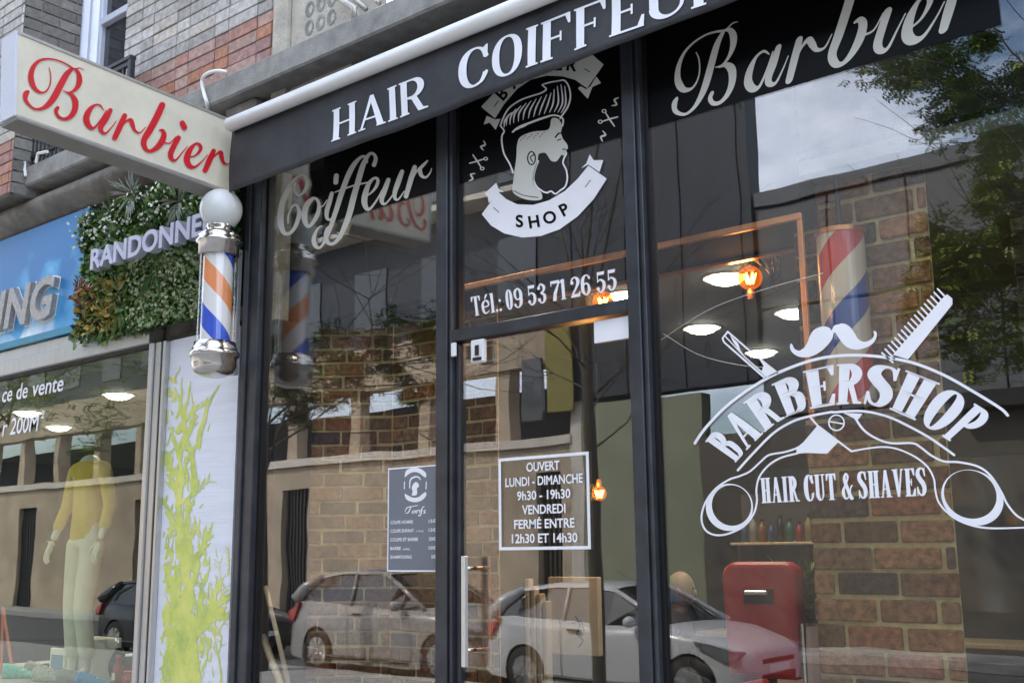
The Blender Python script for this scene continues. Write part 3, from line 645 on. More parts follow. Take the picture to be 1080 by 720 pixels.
sh.stroke([(112,190),(128,168)], 1.6, sub=True, smooth=False); sh.stroke([(455,45),(475,58)], 1.6, sub=True, smooth=False)
flat('ribbon', MT['vinylg'], sf, sh, 2.4, em)  # greyer vinyl paints the shade lying on this upper ribbon
def arc_text(txt, pts, hgt, y, name, m, bold=.02, par=sf, mp=None, track=1.):
    """sans letters at given (x,y,angle) spots in emblem pixels"""
    Vv = []; Ff = []
    for ch, (cx, cy, an) in zip(txt, pts):
        V, F = sans(ch, bold); xs = [v[0] for v in V]; mx = (min(xs)+max(xs))/2; n = len(Vv); ca, sa = math.cos(an), math.sin(an)
        for v in V:
            a_ = (v[0]-mx)/CAP*hgt; b2 = (v[1]/CAP-.5)*hgt; Vv.append(mp(cx+a_*ca+b2*sa, cy+a_*sa-b2*ca, y))
        Ff += [tuple(i+n for i in f) for f in F]
    return obj(name, Vv, Ff, m, par)
em2 = lambda X, Y, y: at(490+X/3.6, 60+Y/3.6, y)
arc_text('SHOP', [(208,622,-.05), (263,624,-.16), (322,608,-.34), (378,578,-.5)], 46, W1-.0015, 'shop_lettering', MT['vinylb'], .03, mp=em2)
arc_text('BARBER', [(140,140,-.85), (190,92,-.65), (245,58,-.45), (300,38,-.25), (355,28,-.05), (408,30,.12)], 46, W1-.0015, 'shop_lettering', MT['vinylb'], .03, mp=em2)
face = Shape()
face.poly([(200,330),(215,302),(262,284),(318,276),(330,236),(355,236),(370,262),(366,288),(374,312),(388,330),(392,348),(382,356),(384,368),(374,376),(368,372),(352,394),(340,398),(326,392),(308,366),(290,366),(280,372),(277,402),(268,428),(262,462),(270,490),(292,518),(292,540),(262,545),(222,538),(184,514),(185,470),(190,430),(196,385)], smooth=True)
face.ell(254, 385, 17, 27, sub=True); face.ell(254, 385, 12, 22)
face.stroke([(262,372,2),(250,382,2),(258,398,2)], sub=True); face.stroke([(345,306,3),(356,292,3),(366,290,2)], sub=True); face.stroke([(352,318,2),(366,312,2)], sub=True); face.stroke([(186,508,1.6),(225,526,1.6),(280,534,1.6)], sub=True)
face.stroke([(372,352,2),(382,350,2)], sub=True)
for i in range(12): face.stroke([(212+i*8, 318-i*1.5-(i % 3)*6), (216+i*8, 314-i*1.5-(i % 3)*6)], 1.3, sub=True, smooth=False)
flat('portrait_face', MT['vinylg'], sf, face, 2.2, em)
bd_ = Shape(); bd_.poly([(290,366),(308,366),(326,392),(340,398),(352,394),(368,372),(374,376),(378,384),(374,404),(386,430),(390,462),(382,492),(362,508),(345,520),(328,510),(312,516),(292,508),(272,490),(262,462),(268,428),(277,402),(280,372)], smooth=True)
flat('portrait_beard', mat('charcoal_vinyl', (.02, .02, .02), .4, var=0, spec=.2), sf, bd_, 2.4, lambda X, Y: at(490+X/3.6, 60+Y/3.6, W1+.0012))
hair = Shape()
hair.stroke([(136,262,3),(150,225,3),(172,192,3),(212,165,3),(252,150,3),(290,138,3),(310,124,3),(300,112,3),(296,106,2.5),(322,98,3),(355,92,2.5),(378,90,3),(395,112,3),(402,150,3),(392,190,3),(368,226,3),(362,236,2)])
hair.stroke([(182,286,3),(205,268,4),(250,250,4),(300,232,4),(340,222,3),(372,234,3),(372,262,3)]); hair.stroke([(136,262,3),(150,282,3),(142,300,3),(142,330,3),(150,368,3),(172,408,3),(184,440,3)])
hair.stroke([(382,356,3),(386,368,3),(378,384,3),(374,404,3),(386,430,3),(390,462,3),(382,492,3),(362,508,3),(345,520,3),(328,510,3),(312,516,3),(292,508,3),(272,490,3),(262,462,3),(268,428,3),(280,396,3)])
for x0, y0, x1, y1, x2, y2 in ((158,262,162,230,178,212),(172,258,176,225,196,198),(186,252,190,218,214,186),(204,246,208,212,234,176),(222,240,228,206,252,168),(242,234,250,200,272,160),(262,228,272,192,292,152),(282,222,294,186,312,144),(302,217,316,180,328,138),(322,212,336,176,340,124),(340,210,356,172,352,112),(354,212,372,172,366,106),(366,214,384,176,380,112),(150,268,152,245,162,226),(196,278,208,270,220,262),(215,270,228,262,240,256)):
    hair.stroke([(x0, y0, 1.2), (x1, y1, 3.2), (x2, y2, 1.5)])
flat('portrait_hair', MT['vinylw'], sf, hair, 2.0, em)
def snip(cx, cy, a, k):
    s_ = Shape(); rot = lambda x, y: (cx+(x*math.cos(a)-y*math.sin(a))*k, cy+(x*math.sin(a)+y*math.cos(a))*k)
    for m_ in (1, -1):
        p = [rot(-30, 26*m_), rot(0, 2*m_), rot(34, -22*m_)]; s_.stroke([(*p[0], 1.2*k+1), (*p[1], 3.5*k), (*p[2], 3*k)][::1])
        c = rot(-32, 28*m_*.9); s_.ell(*c, 11*k, 9*k); s_.ell(*c, 6*k, 5*k, sub=True)
    for m_ in (1, -1): s_.stroke([(*rot(-8, 60*m_), 2*k), (*rot(10, 72*m_), 4*k), (*rot(-6, 88*m_), 4*k), (*rot(8, 104*m_), 2*k)])
    return s_
flat('scissors_mark', MT['vinylg'], sf, snip(548, 236, .35, .85), 2.2, em); flat('scissors_mark', MT['vinylg'], sf, snip(50, 397, math.pi+.35, .78), 2.2, em)

# ---- big emblem on the right window
def px(pts, z, close=False):
    o_ = {'3': (720, 330, 6.), '4': (880, 290, 5.145), '5': (720, 420, 4.5), '6': (880, 420, 4.5), '0': (0, 0, 1.)}[z]
    return [(o_[0]+p[0]/o_[2], o_[1]+p[1]/o_[2], *([p[2]] if len(p) > 2 else [])) for p in pts]
em3 = lambda X, Y: at(X, Y, W1)
OUT = px([(58,212)], '5')+px([(150,720),(300,570),(520,420),(750,320),(940,275)], '3')+px([(150,435),(300,450),(440,480),(600,545),(760,635),(900,722)], '4')+px([(822,80)], '6')
LOW = px([(262,340),(330,265),(430,165),(520,110),(600,85),(700,65)], '5')+px([(0,65),(130,60),(250,85),(350,130),(450,185),(530,240),(568,268)], '6')
sh = Shape(); sh.stroke([(x, y, 1.5) for x, y in OUT]); sh.stroke([(x, y, 1.25) for x, y in LOW])
flat('arch_lines', MT['vinylw'], sf, sh, .45, em3)
def arclen(P):
    P = [np.array(p[:2]) for p in spl([(x, y) for x, y in P], 8)]; L_ = [0]
    for a_, b2 in zip(P[:-1], P[1:]): L_.append(L_[-1]+np.linalg.norm(b2-a_))
    L_ = np.array(L_)/L_[-1]; P = np.array(P); return lambda s_: np.array([np.interp(s_, L_, P[:, 0]), np.interp(s_, L_, P[:, 1])])
fo, fl_ = arclen(OUT), arclen(LOW)
mid = lambda s_, t: fl_(s_)*(1-t)+fo(s_)*t
ss = np.linspace(0, 1, 400); MP = np.array([mid(s_, .5) for s_ in ss])
CT = [(760,470),(785,456),(808,431),(833,417),(866,408),(897,405),(928,406),(963,417),(996,431),(1026,449)]
cs = [ss[np.argmin(np.hypot(MP[:, 0]-x, MP[:, 1]-y))] for x, y in CT]
bd = [max(.012, cs[0]-(cs[1]-cs[0])*.62)]+[(a_+b2)/2 for a_, b2 in zip(cs[:-1], cs[1:])]+[min(.985, cs[-1]+(cs[-1]-cs[-2])*.5)]
V_ = []; F_ = []
for i, ch in enumerate('BARBERSHOP'):
    (V, F), w = glyph_mesh(ch, .62, .22); n = len(V_); s0, s1 = bd[i]+.003, bd[i+1]-.003
    if i == 0: s0 = .02
    for x, y in V:
        p = mid(s0+(s1-s0)*x/w, .13+.72*y); V_.append(tuple(at(p[0], p[1], W1)))
    F_ += [tuple(j+n for j in f) for f in F]
obj('barbershop_lettering', V_, F_, MT['vinylw'], sf)
V, F = line_on_quad('HAIR CUT & SHAVES', q_(803.5, 530.3), q_(978, 522.3), q_(801.5, 504), q_(976, 492.5), W=.5, St=.17, sp=.035, space=.2)
obj('slogan_lettering', V, F, MT['vinylw'], sf)
sh = Shape()
sh.poly(px([(686,192),(678,215),(690,245),(725,272),(770,280),(820,272),(870,245),(915,205),(945,165)], '3')+px([(0,310),(30,350),(60,385),(100,402),(150,400),(200,378),(226,345),(230,318),(222,304),(212,306),(216,325),(200,348),(165,362),(130,348),(108,312),(85,282),(55,264),(20,263)], '4')
        + px([(1000,68),(960,80),(942,110),(930,95),(905,86),(870,88),(830,108),(805,145),(790,185),(765,222),(735,238),(708,226),(697,205)], '3'), smooth=True)
flat('moustache_mark', MT['vinylw'], sf, sh, .6, em3)
sh = Shape(); sh.poly(px([(318,432),(400,457),(640,160),(640,128),(612,104),(590,122)], '4'))
for i in range(18):
    t = i/17; tx, ty = 258+(560-258)*t, 422+(75-422)*t; a_ = px([(tx, ty, .9), (tx+(50 if i else 60), ty+52, .95)], '4'); sh.stroke(a_, smooth=False)
flat('comb_mark', MT['vinylw'], sf, sh, .35, em3)
sh = Shape()
for P in ([(285,118,.9),(252,160,.9),(262,185,.9),(520,410,1.1)], [(285,118,.9),(420,235,.9),(600,378,.9)], [(272,150,.6),(400,285,.6),(530,400,.8)]): sh.stroke(px(P, '3'), smooth=False)
sh.poly(px([(478,280),(600,378),(540,405),(500,365),(512,335)], '3')); sh.poly(px([(300,140),(350,190),(368,240),(385,262),(345,220),(318,180)], '3'))
flat('razor_mark', MT['vinylw'], sf, sh, .35, em3)
sh = Shape()
sh.stroke(px([(608,92,1.),(640,128,1.),(800,250,1.)], '5')+px([(85,250,1.)], '6'), smooth=False)
sh.stroke(px([(85,250,.9),(150,238,.9),(230,230,.9),(300,240,.9),(380,275,.95),(440,322,1),(472,380,1),(480,440,1),(500,500,1),(560,560,1),(640,598,1),(740,615,1),(900,612,.8)], '6'))
sh.poly(px([(640,128),(740,205),(685,262),(590,258),(540,262),(540,235),(575,205)], '5'))
sh.stroke(px([(560,225,1.),(530,240,1.),(480,255,1),(410,268,1),(370,300,1),(320,345,1),(270,368,1),(220,385,1),(160,425,1),(115,480,1),(92,540,1),(92,590,1),(115,630,1),(160,648,1),(220,640,1),(290,605,1),(335,550,1),(352,490,1),(350,430,1),(365,370,1),(410,315,1),(470,280,1),(545,260,1)], '5'))
def rings(c, a, b2, c2, a2, b22, z, rot):
    o_ = {'5': (720, 420, 4.5), '6': (880, 420, 4.5)}[z]; f_ = lambda p: (o_[0]+p[0]/o_[2], o_[1]+p[1]/o_[2])
    sh.ell(*f_(c), a/o_[2], b2/o_[2], rot=rot); sh.ell(*f_(c2), a2/o_[2], b22/o_[2], sub=True, rot=rot)
sv = sh.ops; sh.ops = []
rings((222,516), 112, 112, (232,507), 93, 97, '5', -.4); r5 = sh.ops; sh.ops = []
rings((655,470), 152, 128, (645,455), 128, 112, '6', .45); r6 = sh.ops; sh.ops = sv
flat('scissors_handle', MT['vinylw'], sf, Shape(r5), .5, em3); flat('scissors_handle', MT['vinylw'], sf, Shape(r6), .5, em3)
sh.stroke(px([(100,95,1.2),(140,150,1.2),(200,190,1.1),(270,212,1.1),(370,212,1.1),(410,232,1.1),(460,270,1.1),(520,298,1.1),(590,302,1.1),(680,322,1.1),(740,365,1.1),(790,440,1.1),(820,500,1.1),(860,550,1.1),(900,576,1.)], '6'))
sh.poly(px([(40,68),(135,72),(112,100),(100,98)], '6'))
sh.ell(*px([(730,115)], '5')[0], 9.2, 9.2, sub=True)
flat('scissors_outline', MT['vinylw'], sf, sh, .4, lambda X, Y: at(X, Y, W1-.0012))
sh = Shape(); c = px([(730,115)], '5')[0]; sh.ell(*c, 8.8, 8.8); sh.ell(*c, 7.3, 7.3, sub=True); sh.stroke([(c[0]-7.5, c[1]-1.3), (c[0]+7.5, c[1]+1.2)], .75, smooth=False)
flat('screw_mark', MT['vinylw'], sf, sh, .35, em3)

# ---- opening hours and price board
oh = thing('opening_hours_notice', 'white outlined opening hours lettering on the glass door', 'notice', tuple(at(574, 530, -.012)))
Y_ = -.0075; c4 = [at(*p, Y_) for p in ((526, 580), (622.5, 578.7), (621, 475.2), (526, 484))]
# plane rectangle in real metres
ox0, ox1, oz0, oz1 = (c4[0].x+c4[3].x)/2, (c4[1].x+c4[2].x)/2, (c4[0].z+c4[1].z)/2, (c4[2].z+c4[3].z)/2
w = .014; part('border', MT['vinylw'], oh, (ox0, ox1, Y_, Y_+.002, oz0, oz0+w), (ox0, ox1, Y_, Y_+.002, oz1-w, oz1), (ox0, ox0+w, Y_, Y_+.002, oz0+w, oz1-w), (ox1-w, ox1, Y_, Y_+.002, oz0+w, oz1-w))
hh = oz1-oz0; lines = [('OUVERT', .40), ('LUNDI - DIMANCHE', .93), ('9h30 - 19h30', .64), ('VENDREDI', .52), ('FERMÉ ENTRE', .72), ('12h30 ET 14h30', .78)]
for i, (t, wd) in enumerate(lines):
    V_ = []; F_ = []; V, F = sans(t, .022); V = sans_fit(V); zc = oz1-hh*(.115+.152*i); ch = .042; n = len(V_); w2 = (ox1-ox0)*.92*wd; xm = (ox0+ox1)/2+.004
    V_ += [(xm-w2/2+v[0]*w2, Y_, zc-ch/2+v[1]*ch) for v in V]; F_ += [tuple(j+n for j in f) for f in F]
    obj('hours_lettering', V_, F_, MT['vinylw'], oh)
tb = thing('price_board', 'small slate grey price list board with white border in the left window', 'price list', tuple(at(438, 550, -.012)))
Y_ = -.012; tx0 = at(409, 550, Y_).x; tx1 = X2-.004; tz0 = at(438, 602.5, Y_).z; tz1 = at(438, 491.5, Y_).z
part('board', MT['tarif'], tb, (tx0, tx1, Y_, Y_+.008, tz0, tz1)); w = .007; y1 = Y_-.0015
part('border', MT['vinylw'], tb, (tx0, tx1, y1, y1+.001, tz0, tz0+w), (tx0, tx1, y1, y1+.001, tz1-w, tz1), (tx0, tx0+w, y1, y1+.001, tz0+w, tz1-w), (tx1-w, tx1, y1, y1+.001, tz0+w, tz1-w))
tw, th_ = tx1-tx0, tz1-tz0
def put(t, u0, u1, v, ch, bold=.02, shear=0):
    V, F = sans(t, bold, shear); V = sans_fit(V); obj('price_lettering', [(tx0+tw*(u0+v_[0]*(u1-u0)), y1, tz0+th_*v+v_[1]*ch) for v_ in V], F, MT['vinylw'], tb)
for i, (a_, u1, b2) in enumerate((('COUPE HOMME', .5, '15€'), ('COUPE ENFANT', .52, '13€'), ('COUPE ET BARBE', .6, '20€'), ('BARBE', .27, '10€'), ('SHAMPOOING', .48, '5€'))): put(a_, .06, u1, .455-.083*i, .017); put(b2, .80 if i < 4 else .85, .93, .455-.083*i, .017)
put('(- 10 ans)', .56, .7, .373, .009); put('(taille)', .31, .44, .206, .009)
sh = Shape(); 
for s_ in ([(150,330,1.5),(162,306,3),(190,298,2.5),(225,292,2)], [(185,298,3),(178,318,3.5),(168,334,3),(155,338,2)], [(200,320,2),(192,332,3),(200,337,2),(210,322,3),(212,336,2)], [(220,320,3),(218,337,2.5)], [(222,324,2),(232,319,3)], [(238,320,3),(236,336,2.5)], [(262,298,2.5),(250,308,3),(244,340,3.5),(234,354,2.5),(228,346,2)], [(240,322,1.5),(256,320,1.5)], [(270,318,2.5),(262,326,3),(268,334,3),(258,338,2)]): sh.stroke(s_)
tr = lambda X, Y: (lambda p: Vector((min(p.x, tx1-w*1.5), y1, p.z)))(at(400+X/5.54, 480+Y/5.54, y1))
flat('script_lettering', MT['vinylw'], tb, sh, 1.2, tr)
sh = Shape(); sh.stroke([(150,125,2),(165,100,12),(185,88,13),(212,84,13),(240,92,13),(262,110,12),(270,128,2)]); sh.stroke([(150,225,2),(165,245,12),(185,256,13),(212,260,13),(240,252,13),(262,232,12),(272,215,2)])
sh.poly([(190,190),(200,165),(215,155),(228,165),(232,180),(220,195),(222,215),(215,232),(190,232),(195,212)], smooth=True); sh.stroke([(178,190,3),(180,150,4),(195,130,5),(225,125,4),(240,140,3)])
sh.stroke([(147,155,3),(147,195,3)]); sh.stroke([(275,155,3),(273,195,3)])
flat('board_emblem', MT['vinylw'], tb, sh, 1.5, tr)

# ================================================================== AWNING
aw = thing('awning', 'rolled up black canvas awning with white tube and serif lettering', 'awning', (-3, -.2, 3.9))
q = MB(); a0 = at(241, 132.5, -.32); q.tube([(a0.x, -.32, a0.z), (a0.x+.012, -.32, a0.z), (6, -.32, a0.z)], [.030, .042, .042], 24); q.build('front_tube', MT['tube'], aw, smooth=True)
AZ = a0.z; VY = -.29; vzp = [at(*p, VY) for p in ((247, 202), (470, 119), (700, 30.5), (777, 0))]; part('cassette', MT['frame_d'], aw, (a0.x+.02, 6, -.25, .0, AZ-.02, AZ+.05))
vx0 = at(245, 140, VY).x; nx, nz = 220, 10; V = []; F = []; vz1 = AZ-.03
def val(u, v):
    x = vx0+u; zb = float(np.interp(x, [p.x for p in vzp]+[vzp[-1].x+4], [p.z for p in vzp]+[vzp[-1].z+.02])); z = zb+(vz1-zb)*v
    y = VY-.005-.004*math.sin(u*7.3+1.2*v)*(1-v)-.003*math.sin(u*17+3*v)*(1-v*.6)-.005*math.sin(u*3.1+v*4)
    return (x, y, z)
for j in range(nz+1):
    for i in range(nx+1): V.append(val(7*i/nx, j/nz))
F = [(j*(nx+1)+i, j*(nx+1)+i+1, (j+1)*(nx+1)+i+1, (j+1)*(nx+1)+i) for j in range(nz) for i in range(nx)]
o = obj('valance', V, F, MT['canvas'], aw, smooth=True); md = o.modifiers.new('s', 'SOLIDIFY'); md.thickness = .003
def on_val(x, z, off=.004):
    u = x-vx0; zb = val(u, 0)[2]; v = min(1, max(0, (z-zb)/(vz1-zb))); return (x, val(u, v)[1]-off, z)
def awtext(t, pBL, pBR, zT, zB, **k):
    out, tot = serif_line(t, **k); V_ = []; F_ = []
    for V, F, x in out:
        n = len(V_); V_ += [on_val(pBL+(vx+x)/tot*(pBR-pBL), zB+(zT-zB)*vy) for vx, vy in V]; F_ += [tuple(j+n for j in f) for f in F]
    return obj('awning_lettering', V_, F_, MT['canvasw'], aw)
xa = at(350, 135, VY-.005).x; xb = at(451, 100, VY-.005).x; awtext('HAIR', xa, xb, at(351, 116.5, VY-.005).z, at(352, 149, VY-.005).z, W=.82, St=.19, sp=.07)
xc = at(484.5, 75, VY-.005).x; xe = at(718, 10, VY-.005).x; zc0 = at(498, 93.5, VY-.005).z; zc1 = at(500, 52, VY-.005).z
x_r = xc+(at(671, 20, VY-.005).x-xc)*1.45
awtext('COIFFEUR', xc, x_r, zc1, zc0, W=.82, St=.19, sp=.07)

# ================================================================== PROJECTING SIGN
sg = thing('projecting_sign', 'ivory projecting box sign with red script lettering, left of the awning', 'sign', (SGX, -.8, 3.8))
TL, TR, BR, BL = (atx(*p, SGX) for p in ((19, 33.5), (245, 127.5), (247, 204), (17.5, 122)))
TH = .15
def quadbox(q, A, B, C_, D_, x0, x1):
    P = [(A, B, C_, D_)]; V = [(x0, p.y, p.z) for p in (A, B, C_, D_)]+[(x1, p.y, p.z) for p in (A, B, C_, D_)]
    q.add(V, [(0, 1, 2, 3), (7, 6, 5, 4), (0, 4, 5, 1), (1, 5, 6, 2), (2, 6, 7, 3), (3, 7, 4, 0)])
q = MB(); quadbox(q, TL, TR, BR, BL, SGX-TH+.006, SGX-.004); q.build('light_box', MT['sign'], sg)
lerp = lambda a, b2, t: a*(1-t)+b2*t
q = MB(); e = .02
for A, B, C_, D_ in ((lerp(TL, BL, -.012), lerp(TR, BR, -.012), lerp(TR, BR, .022), lerp(TL, BL, .022)), (lerp(TL, BL, .984), lerp(TR, BR, .984), lerp(TR, BR, 1.02), lerp(TL, BL, 1.02))): quadbox(q, A, B, C_, D_, SGX-TH, SGX+.002)
q.build('trim', MT['signedge'], sg)
q = MB(); o1 = Vector((0, -.012, 0)); quadbox(q, TL+o1, TL+o1*.1, BL+o1*.1, BL+o1, SGX-TH-.002, SGX+.0005); q.build('end_cap', MT['signend'], sg)
q = MB(); d = Vector((0, 0, -.012)); quadbox(q, lerp(TL, BL, 1.021), lerp(TR, BR, 1.021), lerp(TR, BR, 1.021)+d, lerp(TL, BL, 1.021)+d, SGX-TH-.012, SGX+.012); q.build('soffit', MT['signunder'], sg)
obj('script_lettering', [on_sign(X, Y, SGX+.0028) for X, Y in BV], BF, MT['red'], sg)
q = MB(); q.tube([(SGX-.07, TR.y-.02, (TR.z+BR.z)/2+.1), (SGX-.07, .02, (TR.z+BR.z)/2+.1)], .025, 10); q.build('wall_arm', MT['signedge'], sg); q = MB(); q.tube([(SGX-.07, TR.y-.02, (TR.z+BR.z)/2-.1), (SGX-.07, .02, (TR.z+BR.z)/2-.1)], .025, 10); q.build('wall_arm', MT['signedge'], sg)

# ================================================================== BARBER POLE
PX, PY = -5.262, -.285
zz = lambda y: at(228, y, PY).z
bp = thing('barber_pole', 'glazed barber pole with white globe and orange, white and blue stripes on a steel bracket', 'barber pole', (PX, PY, 2.6))
zb, z1, z2, z3, z4 = zz(397), zz(362), zz(270), zz(243), zz(222)
r_ = .108
GC = at(231, 222, PY); q = MB(); q.ball((PX+.005, PY, GC.z), .125, 20); o = q.build('globe', MT['opal'], bp, smooth=True)
q = MB(); q.lathe((PX, PY, 0), [(.0, z3+.035), (.075, z3+.035), (.078, z3+.01), (.07, z3-.005), (.075, z3-.02), (.115, z3-.03), (.125, z3-.05), (.122, z3-.065), (.134, z3-.075), (.134, z3-.09), (.118, z3-.1), (.118, z2-.005), (.1, z2-.005)], 48); q.build('top_cap', MT['chrome'], bp, smooth=True)
q = MB(); q.lathe((0, 0, 0), [(r_-.02, z1), (r_-.02, z2)], 48); o = q.build('striped_cylinder', polemat('orange_blue_stripes', [(.74, .73, .70), (.02, .08, .55), (.74, .73, .70), (.78, .27, .08)], .56, .35), bp, smooth=True); o.matrix_parent_inverse = Matrix.Identity(4); o.location = (0, 0, -2.6)
q = MB(); q.lathe((PX, PY, 0), [(r_, z1), (r_, z2)], 48); q.build('glass_cover', MT['tubeglass'], bp, smooth=True)
q = MB(); q.lathe((PX, PY, 0), [(.1, z1+.005), (.118, z1+.005), (.12, z1-.02), (.128, z1-.03), (.128, z1-.045), (.138, z1-.05), (.142, z1-.065), (.138, z1-.08), (.126, z1-.085), (.126, zb+.06), (.11, zb+.025), (.07, zb+.004), (0, zb)], 48); q.build('bottom_cap', MT['chrome'], bp, smooth=True)
kx = at(256, 300, -.1).x; q = MB(); q.box(X0-.055, X0-.003, -.09, -.06, at(256, 394, -.08).z, at(256, 262, -.08).z, b=.004)
q.build('bracket_plate', MT['silver'], bp); q = MB()
for z in (z3-.08, z1-.07): MB().tube([(PX, PY+.1, z), (X0-.03, -.09, z)], .018, 10).ball((X0-.03, -.095, z), .026, 8).build('arm', MT['chrome'], bp, smooth=True)
for k in range(3): z = z1+.1+k*.22; MB().lathe((X0-.03, -.091, z), [(0, -.004), (.006, -.004), (.006, 0)], 10, ax='y').build('screw', MT['chrome'], bp, smooth=True)

# ================================================================== NEIGHBOUR SHOP
nb = thing('outdoor_shop_front', 'neighbouring sports shop window with aluminium frame, left of the lime printed panel', 'shopfront', (-8, 0, 0))
NX0, NX1 = -6.305, -6.13
q = MB(); q.box(NX0, NX0+.05, -.06, .05, 0, 2.97, b=.004); q.box(NX0+.055, NX0+.115, -.045, .05, 0, 2.97, b=.004); q.box(NX0+.145, NX1, -.05, .05, 0, 2.97, b=.004)
q.box(-14, -6.3, -.07, .05, 2.972, 3.08, b=.006); q.box(-14, -6.3, -.05, .05, 3.084, 3.17, b=.006); q.build('frame', MT['silver'], nb)
part('gasket', MT['frame_d'], nb, (NX0+.116, NX0+.144, -.03, .05, 0, 2.97), (-14, NX0, -.02, .03, 2.955, 2.971)); pane('window_pane', -14, NX0, .5, 2.955, 'glass2', nb, .0)
part('stall_riser', MT['black'], nb, (-14, NX0, -.02, .2, 0, .5)); part('wall_core', MT['concrete_d'], nb, (-14, X0, .06, .3, 2.97, 4.0), (-6.1, X0, .06, .3, 0, 2.97))
a_ = at(2, 424, -.004); b2 = at(66.5, 411.5, -.004); hgt = .125
for w_, u0, u1 in (('ce', 0, .17), ('de', .245, .43), ('vente', .51, 1.)):
    V, F = sans(w_, .012, .12); V = sans_fit(V, u0, u1); o_ = MB().add([(a_.x+(b2.x-a_.x)*v[0], -.004, (a_.z+b2.z)/2+v[1]*hgt*1.) for v in V], F)
    if w_ != 'vente': o_.build('window_lettering', MT['vinylw'], nb)
o_.build('window_lettering', MT['vinylw'], nb); o_ = MB()
V, F = sans('r 200M', .012, .12); V = sans_fit(V); c_ = at(2, 460, -.004); d_ = at(40.5, 453, -.004); o_.add([(c_.x+(d_.x-c_.x)*v[0], -.004, (c_.z+d_.z)/2+v[1]*hgt*1.05) for v in V], F)
V, F = sans('2', .012, .12); V = sans_fit(V); e_ = at(43, 441, -.004); o_.add([(e_.x+.05*v[0], -.004, e_.z+v[1]*.06) for v in V], F)
o_.build('window_lettering', MT['vinylw'], nb)
bs = thing('blue_fascia_sign', 'blue cloud printed fascia sign with riveted metal letters, far left', 'sign', (-8, -.05, 3.6))
bz0, bz1 = 3.185, at(92, 220, -.05).z; bxr = at(90, 300, -.05).x
o = part('panel', MT['blue'], bs, (-14, bxr, -.06, .03, bz0, bz1)); o.matrix_parent_inverse = Matrix.Translation(-bs.location)
part('edge_trim', mat('teal_trim', (.02, .22, .33), .4), bs, (-14, bxr, -.075, -.0605, bz0-.01, bz0+.045), b=.003)
V, F = sans('ING', .03, .16, extrude=.02, sp=1.05); xs = [v[0] for v in V]; mx0, mx1 = min(xs), max(xs); g0 = at(58, 318, -.09); g1 = at(-3, 345, -.09); 
zG0 = at(52, 333, -.09).z; zG1 = at(57, 289, -.09).z
q = MB().add([(g1.x+(v[0]-mx0)/(mx1-mx0)*(g0.x-g1.x), -.085-v[2], zG0+(v[1]/CAP)*(zG1-zG0)) for v in V], F); q.build('metal_letters', mat('perforated_steel', (.38, .36, .33), .45, metal=.4, var=.35, scale=60), bs)
V, F = sans('ING', .055, .16, sp=1.05)
q = MB().add([(g1.x+(v[0]-mx0)/(mx1-mx0)*(g0.x-g1.x), -.0625, zG0+(v[1]/CAP)*(zG1-zG0)) for v in V], F); q.build('letter_backing', MT['vinylw'], bs)
o = part('printed_panel', MT['whitepanel'], None, (NX1+.002, X0-.065, -.015, .05, 0, at(190, 358).z)); tag(o, 'tall white boarded panel printed with lime green branches, under the barber pole', 'panel')
rb = random.Random(4); sh = Shape(); pn = lambda X, Y: at(X, Y, -.0175); inside = lambda x: 177.5 < x < 252
def sprig(x, y, a, l, w_, dep):
    pts = []; n_ = 5
    for k in range(n_+1):
        if 172+max(w_, 2) < x < 254-w_+0*y: pts.append((x, y, max(.35, w_*(1-.75*k/n_))))
        elif pts: break
        x += math.sin(a)*l/n_; y -= math.cos(a)*l/n_; a += rb.uniform(-.28, .28)
        if dep and k:
            for s9 in (-1, 1):
                if rb.random() < .9: sprig(x, y, a+s9*rb.uniform(.2, .75), l*rb.uniform(.16, .34), w_*rb.uniform(.35, .7), dep-1)
    if len(pts) > 1: sh.stroke(pts, n=3)
for x0, y0, l, w_, dep in ((188, 742, 190, 8, 2), (180, 735, 90, 9, 2), (203, 740, 120, 7, 2), (196, 610, 130, 5, 2), (204, 520, 100, 3.4, 1), (209, 470, 68, 3, 0), (231, 735, 110, 1.3, 2), (240, 738, 130, 1.1, 2), (188, 540, 60, 2.6, 1), (186, 660, 90, 5, 2)): sprig(x0, y0, rb.uniform(-.08, .12), l, w_, dep)
for _ in range(800):
    y = 738-abs(rb.gauss(0, 1))*110; x = rb.gauss(192, 13)
    if 172+max(0, (y-600))*-.03 < x < 246 and 400 < y: sh.stroke([(x, y, rb.uniform(.4, 1.9)), (x+rb.uniform(-2, 4), y-rb.uniform(3, 16), .35)], smooth=False)
V, F = sh.mesh(.55); xr_ = X0-.068; obj('branch_print', [(max(NX1+.004, min(xr_, at(x, y, -.0175).x)), -.0175, at(x, y, -.0175).z) for x, y in V], F, MT['lime'], o)
q = part('panel_trim', MT['frame_d'], o, (NX1+.004, X0-.067, -.017, .045, at(190, 358).z+.001, at(190, 358).z+.03))

